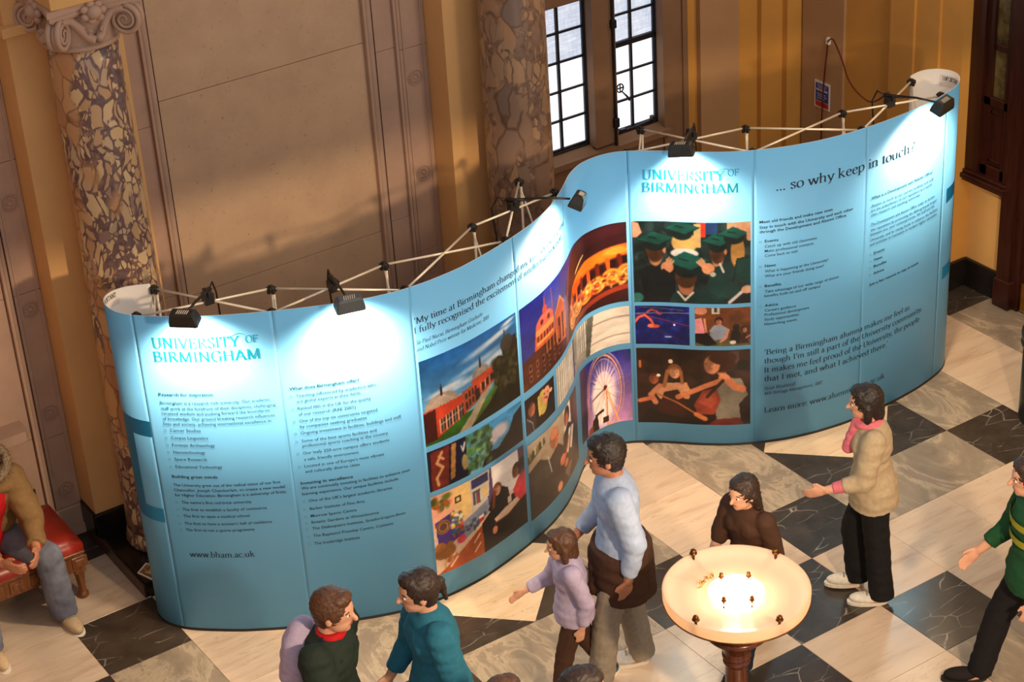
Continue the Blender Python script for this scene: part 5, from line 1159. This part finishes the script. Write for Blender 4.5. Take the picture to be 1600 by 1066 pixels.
# ================================================================== PEOPLE
M['skin'] = plain('skin', (214, 158, 128), .5, var=.05, scale=14)
M['skin_tan'] = plain('tan_skin', (176, 118, 88), .5, var=.06, scale=14)
M['lip'] = plain('lip', (160, 84, 76), .45); M['eye'] = plain('eye_dark', (42, 30, 26), .2); M['eye_white'] = plain('eye_white', (226, 220, 212), .25)
def hairmat(name, rgb):
    m = mat(name, None, .42, 0, .5); t = NT(m); n = t.noise(t.mapv(t.objco(), (60, 60, 7)), 3, 4, .65, .4); c = lin(*rgb)
    t.color(t.ramp(n, [(.3, tuple(x*.45 for x in c[:3])), (.7, tuple(min(1, x*1.35) for x in c[:3]))])); t.bump(n, .4, .006); M[name] = m
hairmat('hair_black', (36, 26, 22)); hairmat('hair_brown', (92, 58, 36)); hairmat('hair_dark', (52, 36, 28)); hairmat('fur', (128, 104, 76))
def cloth(name, rgb, var=.1, sc=40, rough=.8): M[name] = plain(name, rgb, rough, var=var, scale=sc, spec=.2, bump=.1)
for n_, c_ in dict(cloth_black=(26, 24, 26), cloth_navy=(34, 38, 58), cloth_beige=(178, 158, 128), cloth_pink=(214, 112, 124), cloth_lightblue=(168, 184, 214), cloth_lavender=(178, 164, 192), cloth_brown=(72, 48, 36), cloth_grey=(150, 138, 122), cloth_olive=(82, 74, 48), cloth_teal=(44, 110, 134), cloth_red=(186, 28, 34), cloth_parka=(128, 98, 62), cloth_green=(28, 74, 44), cloth_yellow=(150, 144, 40), cloth_rose=(206, 160, 148), shoe_white=(222, 214, 200), shoe_sand=(196, 170, 134), shoe_dark=(34, 28, 26), shoe_grey=(186, 184, 186), cloth_darkgreen=(38, 48, 40)).items(): cloth(n_, c_)
def denim(name, rgb):
    m = mat(name, None, .85, 0, .15); t = NT(m); p = t.objco(); n = t.noise(p, 6, 4, .6); w = t.noise(p, 220, 2); c = lin(*rgb)
    t.color(t.mix(t.math('MULTIPLY', w, .35), t.ramp(n, [(.3, tuple(x*.7 for x in c[:3])), (.7, tuple(min(1, x*1.5) for x in c[:3]))]), lin(40, 46, 66))); M[name] = m
denim('denim_blue', (116, 118, 132))

def cone(b, p0, p1, r0, r1, seg=14, ends=(1, 1)):
    """tapered limb segment with round or flat ends, flattened not at all"""
    p0, p1 = Vector(p0), Vector(p1); b.tube([p0, p1], [r0, r1], seg)
    if ends[0]: b.ell(p0, r0, seg, 8)
    if ends[1]: b.ell(p1, r1, seg, 8)
def frustum(b, c0, a0, e0, c1, a1, e1, u, w, n=20):
    C = [(math.cos(2*math.pi*j/n), math.sin(2*math.pi*j/n)) for j in range(n)]
    b.add([c0+u*(c*a0)+w*(s*e0) for c, s in C]+[c1+u*(c*a1)+w*(s*e1) for c, s in C], [(j, (j+1) % n, n+(j+1) % n, n+j) for j in range(n)]+[tuple(range(n-1, -1, -1)), tuple(range(n, 2*n))])
def union(name, b, m, parent, voxel=.008, sm=4, wrinkle=0, wsc=9, fac=.5, **kw):
    """grow one continuous skin over overlapping volumes"""
    me = bpy.data.meshes.new(name); me.from_pydata(b.v, [], b.f); o = bpy.data.objects.new(name, me); COL.objects.link(o)
    r = o.modifiers.new('r', 'REMESH'); r.mode = 'VOXEL'; r.voxel_size = voxel
    if sm: s_ = o.modifiers.new('s', 'SMOOTH'); s_.factor = fac; s_.iterations = sm
    ev = o.evaluated_get(bpy.context.evaluated_depsgraph_get()); out = bpy.data.meshes.new_from_object(ev)
    bpy.data.objects.remove(o); bpy.data.meshes.remove(me)
    if wrinkle:
        n = len(out.vertices); v = np.empty(n*3); out.vertices.foreach_get('co', v); v = v.reshape(-1, 3); nn = np.empty(n*3); out.vertices.foreach_get('normal', nn); nn = nn.reshape(-1, 3)
        w = np.array([mnoise.noise((p[0]*wsc, p[1]*wsc, p[2]*wsc*2.2)) for p in v]); v += nn*(w*wrinkle)[:, None]; out.vertices.foreach_set('co', v.ravel())
    out.materials.clear(); out.materials.append(M[m]); out.polygons.foreach_set('use_smooth', [True]*len(out.polygons)); out.update(); out.name = name
    return link(name, out, parent, **kw)
def person(label, foot, heading, h=1.65, girth=1.0, legs=((18, 4), (-16, 22)), arms=((-14, 16), (20, 24)), lean=4, head_at=None, headturn=0, skin='skin', hair=('hair_dark', 'short'),
           top=('jumper', 'cloth_black', 1.0), over=None, bottom=('trousers', 'cloth_black', 1.15), shoes='shoe_dark', planted=0, seated=None, roll=0, clasp=False, extra=None, group=None, nodetail=False, female=False):
    """a standing, walking or sitting figure. heading: degrees of the facing direction; legs: (thigh swing, knee bend) left,right; arms: (swing, elbow bend)"""
    fw = Vector((math.cos(math.radians(heading)), math.sin(math.radians(heading)), 0)); up = Vector((0, 0, 1)); lf = Vector((-fw.y, fw.x, 0))
    g = girth; hh = h
    def sw(a, k=0): return (fw*math.sin(math.radians(a))-up*math.cos(math.radians(a))).normalized()
    LT, LS = .245*hh, .245*hh
    J = {}; 
    hip0 = Vector((0, 0, 0))
    for i, s in enumerate((1, -1)):
        a, kb = legs[i]; hp = hip0+lf*(s*.052*hh); dirt = (sw(a)+lf*(s*(.36 if seated else .02))).normalized(); kn = hp+dirt*LT; an = kn+(sw(a-kb)+lf*(s*(.06 if seated else .0))).normalized()*LS
        J[i] = [hp, kn, an]
    low = min(J[0][2].z, J[1][2].z) if not seated else None
    base = Vector((foot[0], foot[1], 0))
    if seated: off = Vector((foot[0], foot[1], seated))
    else:
        pa = J[planted][2]; off = base-Vector((pa.x, pa.y, 0))+up*(-low+.047*hh)
    if head_at is not None:
        lv = up*math.cos(math.radians(lean))+fw*math.sin(math.radians(lean)); q_ = lv*.389*hh+fw*.023*hh; off = Vector((head_at[0]-q_.x, head_at[1]-q_.y, off.z))
    for i in (0, 1): J[i] = [p+off for p in J[i]]
    H = hip0+off
    ld = (up*math.cos(math.radians(lean))+fw*math.sin(math.radians(lean))+lf*math.sin(math.radians(roll))).normalized(); bf = (fw-ld*fw.dot(ld)).normalized()
    waist = H+ld*.10*hh; chest = H+ld*.21*hh; sh = H+ld*.285*hh; neck = H+ld*.315*hh+bf*.005*hh
    nd = (ld+up*1.2).normalized(); hc = neck+nd*.074*hh+fw*.018*hh
    T = thing('person', label, 'person', (off.x, off.y, 0) if not seated else (foot[0], foot[1], 0), group)
    ht = math.radians(heading+headturn); hf = Vector((math.cos(ht), math.sin(ht), 0)); hl = Vector((-hf.y, hf.x, 0)); hu = nd; hf = (hf-hu*hf.dot(hu)).normalized(); hl = hu.cross(hf)
    r = .0555*hh*(1.12 if hh < 1.25 else (1.06 if hh < 1.4 else 1))
    b = MB()
    # torso
    ax = (bf, lf, ld)
    b.ell(H+ld*.02*hh, (.068*hh*g, .098*hh*g, .075*hh), 18, 12, axes=ax); b.ell(waist, (.060*hh*g, .082*hh*g, .10*hh), 18, 12, axes=ax); b.ell(chest, (.068*hh*g, .098*hh*g, .115*hh), 18, 12, axes=ax)
    b.ell(sh-ld*.015*hh, (.05*hh, .112*hh, .035*hh), 16, 10, axes=ax); cone(b, sh, neck+nd*.03*hh, .036*hh, .032*hh)
    if female: [b.ell(chest+bf*.036*hh+lf*(s*.042*hh)+ld*.01*hh, (.034*hh, .038*hh, .038*hh), 12, 8, axes=ax) for s in (1, -1)]
    # head: skull, jaw, nose, ears
    b.ell(hc+hu*r*.18, (r*1.12, r*.90, r*1.12), 20, 14, axes=(hf, hl, hu)); b.ell(hc+hf*r*.22-hu*r*.55, (r*.78, r*.68, r*.74), 16, 12, axes=(hf, hl, hu)); b.ell(hc+hf*r*.66-hu*r*1.0, (r*.26, r*.32, r*.22), 10, 8, axes=(hf, hl, hu))
    cone(b, hc+hf*r*1.02+hu*r*.02, hc+hf*r*1.24-hu*r*.34, r*.10, r*.17, 8)
    for s in (1, -1): b.ell(hc+hl*(s*r*.93)-hu*r*.16, (r*.20, r*.10, r*.30), 10, 8, axes=(hf, hl, hu))
    # legs and feet
    ft = []
    for i in (0, 1):
        hp, kn, an = J[i]; cone(b, hp, kn, .056*hh*g, .036*hh); cone(b, kn, an, .037*hh, .023*hh); b.ell(kn+(an-kn)*.3-fw*.008*hh, (.034*hh, .034*hh, .07*hh), 10, 8, axes=(fw, lf, up))
        sd = (kn-an).normalized(); pt = fw.dot(sd); lift = an.z > .06*hh+.047*hh and not seated
        fd = (fw-up*(.75 if (an.z > .075*hh and not seated) else 0)).normalized(); fu = lf.cross(fd)*-1; fu = fd.cross(lf)
        ft.append((an, fd, fu)); b.ell(an+fd*.045*hh-fu*.026*hh, (.07*hh, .026*hh, .022*hh), 14, 8, axes=(fd, lf, fu))
    # arms, hands with separate fingers
    AR = []
    for i, s in enumerate((1, -1)):
        a, eb = arms[i]; s0 = sh+lf*(s*.105*hh)-ld*.012*hh
        d1 = (sw(a)+lf*(s*(.16 if not clasp else .10))).normalized(); el = s0+d1*.172*hh; d2 = (sw(a+eb)+lf*(s*(-.02 if not clasp else -.42))).normalized(); wr = el+d2*.148*hh
        cone(b, s0, el, .034*hh*g, .026*hh); cone(b, el, wr, .027*hh, .017*hh)
        pd = (d2+lf*(s*-.05)).normalized(); pn = (lf*-s+fw*.15); pn = (pn-pd*pn.dot(pd)).normalized(); pw = pd.cross(pn)
        b.ell(wr+pd*.030*hh, (.034*hh, .023*hh, .011*hh), 12, 8, axes=(pd, pw, pn))
        for q, (o_, L) in enumerate(((-.018, .040), (-.006, .046), (.006, .043), (.017, .034))):
            p0 = wr+pd*.052*hh+pw*(o_*hh); c_ = .35 if not clasp else .9; d_ = (pd+pn*.25*c_).normalized(); p1 = p0+d_*(L*.45*hh); d_ = (pd+pn*.9*c_).normalized(); p2 = p1+d_*(L*.35*hh); d_ = (pd+pn*1.8*c_).normalized(); p3 = p2+d_*(L*.28*hh)
            b.tube([p0-pd*.012*hh, p0, p1, p2, p3], [.0062*hh, .0062*hh, .0056*hh, .0052*hh, .0042*hh], 8)
        t_ = -1 if fw.dot(pw) < 0 else 1; tp = wr+pd*.016*hh+pw*(.018*hh*t_); td = (pd*.75+pw*t_*.55+pn*.35).normalized(); b.tube([tp-td*.01*hh, tp, tp+td*.022*hh, tp+(td+pd*.5).normalized()*.042*hh], [.0075*hh, .0075*hh, .0065*hh, .005*hh], 8)
        AR.append((s0, el, wr, d1, d2))
    union('body', b, skin, T, .0075, 3)
    # face details
    if not nodetail:
        for s in (1, -1):
            e = MB(); e.ell(hc+hf*r*.93+hl*(s*r*.34)+hu*r*.04, (r*.10, r*.17, r*.11), 10, 8, axes=(hf, hl, hu)); eo = e.obj('eye', 'eye_white', T, smooth=True); e = MB(); e.ell(hc+hf*r*1.01+hl*(s*r*.34)+hu*r*.04, (r*.045, r*.075, r*.08), 8, 6, axes=(hf, hl, hu)); e.obj('iris', 'eye', eo)
            e = MB(); e.tube([hc+hf*r*1.0+hl*(s*r*.16)+hu*r*.22, hc+hf*r*1.0+hl*(s*r*.36)+hu*r*.28, hc+hf*r*.88+hl*(s*r*.54)+hu*r*.22], r*.045, 6); e.obj('eyebrow', hair[0], T, smooth=True)
        e = MB(); e.ell(hc+hf*r*.93-hu*r*.66, (r*.10, r*.26, r*.07), 12, 6, axes=(hf, hl, hu)); e.obj('lips', 'lip', T, smooth=True)
    # hair
    b = MB(); b.ell(hc+hu*r*.30-hf*r*.14, (r*1.17, r*1.04, r*1.18), 20, 14, axes=(hf, hl, hu)); b.ell(hc+hf*r*.42+hu*r*.92, (r*.66, r*.76, r*.44), 14, 10, axes=(hf, hl, hu)); b.ell(hc-hf*r*.45-hu*r*.45, (r*.66, r*.82, r*.66), 14, 10, axes=(hf, hl, hu))
    if hair[1] == 'long':
        for s in (1, -1): cone(b, hc-hf*r*.2+hl*(s*r*.85), neck-hf*r*.55+hl*(s*r*.78)-up*.04*hh, r*.36, r*.26)
        cone(b, hc-hf*r*.6, neck-hf*r*.95-up*.055*hh, r*.78, r*.6)
    if hair[1] == 'pony': b.ell(hc-hf*r*1.25+hu*r*.3, r*.3, 10, 8); cone(b, hc-hf*r*1.3+hu*r*.25, hc-hf*r*1.55-hu*r*1.1, r*.30, r*.12)
    if hair[1] == 'bob':
        for s in (1, -1): cone(b, hc-hf*r*.1+hl*(s*r*.88), hc-hf*r*.1+hl*(s*r*.86)-hu*r*1.0, r*.30, r*.30)
        cone(b, hc-hf*r*.6, hc-hf*r*.75-hu*r*.95, r*.7, r*.62)
    if hair[1] != 'none': union('hair', b, hair[0], T, .0075, 2, .006, 60)
    # clothes
    def topwear(nm, m_, loose, sleeve=.92, hem=-.02, k=0):
        o = .010*hh*loose; b = MB()
        b.ell(chest, (.068*hh*g+o, .098*hh*g+o, .118*hh), 20, 14, axes=ax); b.ell(waist, (.063*hh*g+o, .086*hh*g+o, .115*hh), 20, 14, axes=ax); b.ell(sh-ld*.02*hh, (.052*hh+o*.8, .112*hh+o*.8, .038*hh+o*.4), 16, 10, axes=ax)
        if female: [b.ell(chest+bf*.036*hh+lf*(s_*.042*hh)+ld*.01*hh, (.034*hh+o, .038*hh+o, .038*hh+o), 12, 8, axes=ax) for s_ in (1, -1)]
        frustum(b, H+ld*(hem*hh), .078*hh*g+o*1.8, .108*hh*g+o*1.4, H+ld*.03*hh, .076*hh*g+o*1.5, .106*hh*g+o*1.3, bf, lf); frustum(b, H+ld*.03*hh, .076*hh*g+o*1.5, .106*hh*g+o*1.3, waist, .062*hh*g+o, .085*hh*g+o, bf, lf)
        for s0, el, wr, d1, d2 in AR:
            cone(b, s0, el, .036*hh*g+o, .030*hh+o, 14); L = max(0, (sleeve-.5)*2)
            if L > .02: cone(b, el, el+(wr-el)*L, .027*hh+o, .019*hh+o*.9, 14, (1, 0))
        return union(nm, b, m_, T, .009, 3, .006*min(1.6, loose), 11)
    tw = topwear(*top)
    if over: topwear(*over)
    bn, bm_, fl = bottom[:3]
    b = MB(); b.ell(H+ld*.015*hh, (.072*hh*g, .103*hh*g, .078*hh), 18, 12, axes=ax)
    if bn == 'skirt':
        frustum(b, H-up*.26*hh, .11*hh, .13*hh, H+ld*.06*hh, .06*hh, .085*hh, bf, lf)
    else:
        for i in (0, 1):
            hp, kn, an = J[i]; cone(b, hp, kn, .062*hh*g, .043*hh*(.6+.4*fl)); e_ = an+(an-kn).normalized()*.012*hh; cone(b, kn, e_, .043*hh*(.6+.4*fl), .034*hh*fl, 14, (1, 0))
    union(bn, b, bm_, T, .009, 2, .006, 10)
    for an, fd, fu in ft:
        b = MB(); b.ell(an+fd*.062*hh-fu*.020*hh, (.070*hh, .030*hh, .024*hh), 16, 10, axes=(fd, lf, fu)); b.ell(an-fd*.005*hh-fu*.012*hh, (.036*hh, .027*hh, .032*hh), 14, 10, axes=(fd, lf, fu))
        so = union('shoe', b, shoes, T, .007, 2)
        s_ = MB(); P = [(an+fd*((.056+.083*math.cos(t_))*hh)+lf*((.030+.004*math.cos(t_))*math.sin(t_)*hh)) for t_ in [2*math.pi*k/20 for k in range(20)]]
        s_.add([p-fu*(.047*hh) for p in P]+[p-fu*(.034*hh) for p in P], [tuple(range(19, -1, -1)), tuple(range(20, 40))]+[(k, (k+1) % 20, 20+(k+1) % 20, 20+k) for k in range(20)]); s_.obj('sole', 'rubber' if shoes == 'shoe_dark' else 'shoe_white', so)
        if not nodetail and shoes != 'shoe_dark':
            l_ = MB()
            for k in range(4): c_ = an+fd*((.045+.014*k)*hh)+fu*((.012-.006*k)*hh); l_.tube([c_-lf*.016*hh-fu*.006*hh, c_+fu*.001*hh, c_+lf*.016*hh-fu*.006*hh], .0032*hh, 6)
            l_.obj('laces', 'cloth_grey', so)
    return dict(T=T, H=H, chest=chest, sh=sh, neck=neck, hc=hc, r=r, fw=fw, lf=lf, ld=ld, bf=bf, AR=AR, J=J, h=hh, ax=ax, hf=hf, hl=hl, hu=hu)
LEFT = math.degrees(math.atan2(.561, -.826)); RIGHT = LEFT+180

# woman striding left in front of the right end of the wall
p = person('person in a beige jacket, pink scarf and dark trousers striding past the wall', (7.22, 7.35), LEFT-4, 1.51, .96, legs=((-4, 2), (16, 22)), arms=((12, 62), (-12, 14)), lean=3, hair=('hair_black', 'bob'), top=('pink_top', 'cloth_pink', .6, .92, -.05), over=('jacket', 'cloth_beige', 1.5, .78, -.07), bottom=('trousers', 'cloth_black', 1.5), shoes='shoe_white', planted=0, female=True)
b = MB(); ax_ = p['ax']
for k in range(20):
    a = 2*math.pi*k/20; b.ell(p['neck']-p['ld']*.015+p['bf']*(.062*math.cos(a)+.01)+p['lf']*.07*math.sin(a), (.03, .03, .028), 8, 6)
cone(b, p['neck']+p['bf']*.07-p['ld']*.02, p['chest']+p['bf']*.135-p['ld']*.03, .04, .045); union('scarf', b, 'cloth_pink', p['T'], .009, 2, .006, 20)
# man in a light blue shirt, coat tied round the waist
p = person('person in a light blue shirt and grey trousers with a brown coat round the waist', (5.72, 7.80), LEFT+6, 1.68, .97, legs=((16, 10), (-6, 4)), arms=((-14, 24), (10, 30)), lean=3, skin='skin_tan', hair=('hair_black', 'short'), top=('shirt', 'cloth_lightblue', 1.2, .9, -.05), bottom=('trousers', 'cloth_grey', 1.4), shoes='shoe_grey', planted=1)
b = MB(); H_, bf, lf, ld, hh = p['H'], p['bf'], p['lf'], p['ld'], p['h']
for z0, z1, k in ((.045, -.15, 1.0),):
    n = 24; A_ = [H_+ld*(z0*hh)+bf*math.cos(2*math.pi*j/n)*.104*hh*k+lf*math.sin(2*math.pi*j/n)*.128*hh*k for j in range(n)]; B_ = [H_+ld*(z1*hh)+bf*math.cos(2*math.pi*j/n)*.112*hh*k+lf*math.sin(2*math.pi*j/n)*.134*hh*k for j in range(n)]
    b.add(A_+B_, [(n+j, n+(j+1) % n, (j+1) % n, j) for j in range(n)]+[tuple(range(n)), tuple(range(2*n-1, n-1, -1))])
cone(b, H_+bf*.15+ld*.04, H_+bf*.19-ld*.22+lf*.04, .04, .03); union('tied_coat', b, 'cloth_brown', p['T'], .01, 3, .012, 9)
# child in a lavender top at his side
person('small child with brown hair, lavender top, brown trousers and teal shoes', (5.12, 7.80), LEFT+10, 1.16, 1.05, legs=((16, 8), (-14, 16)), arms=((-20, 30), (24, 40)), hair=('hair_brown', 'bob'), top=('jumper', 'cloth_lavender', 1.3, .92, -.04), bottom=('trousers', 'cloth_brown', 1.3), shoes='cloth_teal', planted=0)
# teenager behind the bowl lamp
person('person with long dark hair and brown top just behind the glowing bowl lamp', (6.12, 7.34), LEFT+40, 1.33, .95, legs=((14, 4), (-12, 14)), arms=((-12, 12), (14, 18)), hair=('hair_dark', 'long'), top=('top', 'cloth_brown', 1.1, .6, -.03), bottom=('trousers', 'cloth_navy', 1.2), shoes='shoe_dark', planted=0, female=True)
# two people in front of the left half of the wall, cut by the lower edge
p = person('person with brown hair and dark jacket with a red collar, below the printed text', (3.72, 7.53), RIGHT-18, 1.68, 1.02, legs=((12, 4), (-12, 14)), arms=((-14, 20), (14, 20)), headturn=4, hair=('hair_brown', 'short'), top=('jacket', 'cloth_darkgreen', 1.7, .95, -.08), bottom=('trousers', 'cloth_black', 1.2), shoes='shoe_dark')
b = MB()
for k in range(22): a = 2*math.pi*k/22; b.ell(p['neck']-p['ld']*.012+p['bf']*(.058*math.cos(a)+.006)+p['lf']*.066*math.sin(a), (.024, .024, .026), 8, 6)
union('collar', b, 'cloth_red', p['T'], .009, 2, .004, 20)
b = MB(); bb_ = p['chest']-p['bf']*.155; b.ell(bb_, (.10, .15, .20), 16, 12, axes=p['ax']); b.ell(bb_-p['ld']*.10-p['bf']*.03, (.08, .14, .12), 14, 10, axes=p['ax'])
T = thing('rucksack', 'lavender rucksack worn over the dark jacket with the red collar', 'bag', tuple(bb_-p['ld']*.2)); union('pack', b, 'cloth_lavender', T, .01, 3, .008, 9)
b = MB()
for s in (1, -1): b.tube([bb_+p['ld']*.08+p['bf']*.06+p['lf']*.07*s, p['sh']+p['lf']*.085*s+p['ld']*.045, p['sh']+p['lf']*.10*s+p['bf']*.11-p['ld']*.06], .014, 8)
b.obj('strap', 'cloth_navy', T, smooth=True)
person('person with dark tied hair and a teal blue top at the lower edge', (4.00, 7.36), LEFT+20, 1.63, 1.0, legs=((10, 4), (-10, 12)), arms=((-10, 20), (12, 22)), hair=('hair_dark', 'pony'), top=('top', 'cloth_teal', 1.5, .9, -.05), bottom=('trousers', 'cloth_navy', 1.2), shoes='shoe_dark', female=True)
# striped jumper at the right edge
p = person('person in a green jumper with yellow bands and black trousers at the right edge', (7.16, 6.46), LEFT-2, 1.62, 1.02, legs=((-24, 6), (24, 12)), arms=((-10, 26), (16, 30)), lean=3, hair=('hair_dark', 'short'), top=('jumper', 'cloth_green', 1.3, .85, -.04), bottom=('trousers', 'cloth_black', 1.35), shoes='shoe_dark', planted=1)
for z_, k in ((-.02, .093), (.045, .095)):
    b = MB(); c_ = p['chest']+p['ld']*z_*1.6-p['ld']*.03; n = 28
    A_ = [c_+p['ld']*s*.022+p['bf']*math.cos(2*math.pi*j/n)*(.068*p['h']*1.02+.027)+p['lf']*math.sin(2*math.pi*j/n)*(.098*p['h']*1.02+.027) for s in (-1, 1) for j in range(n)]
    b.add(A_, [(j, (j+1) % n, n+(j+1) % n, n+j) for j in range(n)]); b.obj('yellow_band', 'cloth_yellow', p['T'], smooth=True)
# heads rising over the lower edge
person('person seen only as a dark brown crown at the lower edge, below the grey trousers', (4.18, 6.22), LEFT-160, 1.72, 1.0, head_at=(4.21, 6.215), hair=('hair_dark', 'short'), top=('top', 'cloth_teal', 1.2, .9, -.03), nodetail=True)
person('person seen only as a brown crown at the lower edge, below the teal top', (3.82, 6.40), LEFT-150, 1.50, 1.0, head_at=(4.02, 6.62), hair=('hair_brown', 'short'), top=('top', 'cloth_beige', 1.2, .9, -.03), nodetail=True)
# seated man in a parka on the red bench
p = person('person in an olive parka, red shirt and jeans sitting on the red leather bench', (2.84, 10.79), -87, 1.74, 1.03, legs=((84, 82), (84, 78)), arms=((34, 46), (36, 44)), lean=20, skin='skin_tan', hair=('hair_black', 'short'), top=('shirt', 'cloth_red', .7, .6, -.02), bottom=('jeans', 'denim_blue', 1.5), shoes='shoe_sand', seated=.53, clasp=True)
b = MB(); o = .03; ax_ = p['ax']
for s in (1, -1):
    b.ell(p['chest']+p['lf']*(s*.085)-p['bf']*.035, (.15, .125, .24), 16, 12, axes=ax_); b.ell(p['H']+p['ld']*.15+p['lf']*(s*.10)-p['bf']*.04, (.16, .12, .20), 16, 12, axes=ax_); b.ell(p['H']-p['bf']*.10+p['lf']*(s*.16)+p['ld']*.02, (.13, .14, .09), 14, 10, axes=ax_)
    s0, el, wr, d1, d2 = p['AR'][0 if s > 0 else 1]; cone(b, s0, el, .095, .078); cone(b, el, el+(wr-el)*.86, .078, .058, 14, (1, 0))
    b.ell(p['sh']+p['lf']*(s*.12), (.10, .11, .075), 12, 10, axes=ax_)
pk = union('parka', b, 'cloth_parka', p['T'], .010, 3, .016, 8)
b = MB(); hd0 = p['neck']-p['bf']*.12+p['ld']*.0; b.ell(hd0, (.12, .17, .10), 16, 12, axes=ax_); union('hood', b, 'cloth_parka', p['T'], .010, 3, .014, 12)
b = MB(); g_ = np.random.default_rng(5)
ring = [p['neck']+p['bf']*(.12*math.cos(a)-.08)+p['lf']*.19*math.sin(a)+p['ld']*(.055-.06*math.cos(a)) for a in np.linspace(.5, 2*math.pi-.5, 40)]
for q_ in ring: b.ell(q_, .034, 8, 6)
fr = union('fur_trim', b, 'fur', p['T'], .009, 1, .012, 45)
b = MB()
for _ in range(900):
    c_ = ring[g_.integers(len(ring))]; d_ = Vector(g_.normal(size=3)).normalized(); q0 = c_+d_*.026; q1 = c_+d_*(.05+.02*g_.random())+Vector((0, 0, -.01)); sd_ = d_.cross(Vector(g_.normal(size=3))).normalized()*.0025; b.add([q0-sd_, q0+sd_, q1], [(0, 1, 2)])
b.obj('fur_hair', 'fur', fr, kind='stuff')
b = MB(); s0, el, wr, d1, d2 = p['AR'][0]; pc = s0.lerp(el, .55); n_ = p['lf']; b.tube([pc+n_*.088+up_ for up_ in (Vector((0, 0, .05)), Vector((0, 0, -.06)))], .006, 6)
for k in range(5): b.tube([pc+n_*.090+Vector((0, -.01, .04-.02*k)), pc+n_*.096+Vector((0, .02, .03-.02*k))], .004, 5)
b.obj('sleeve_zip', 'black_plastic', pk)
b = MB(); b.tube([wr-d2*.02+Vector((.035*math.cos(a), .035*math.sin(a)*.9, .01*math.sin(a))) for a in np.linspace(0, 2*math.pi, 16)], .004, 6); b.obj('wrist_band', 'cloth_red', p['T'])
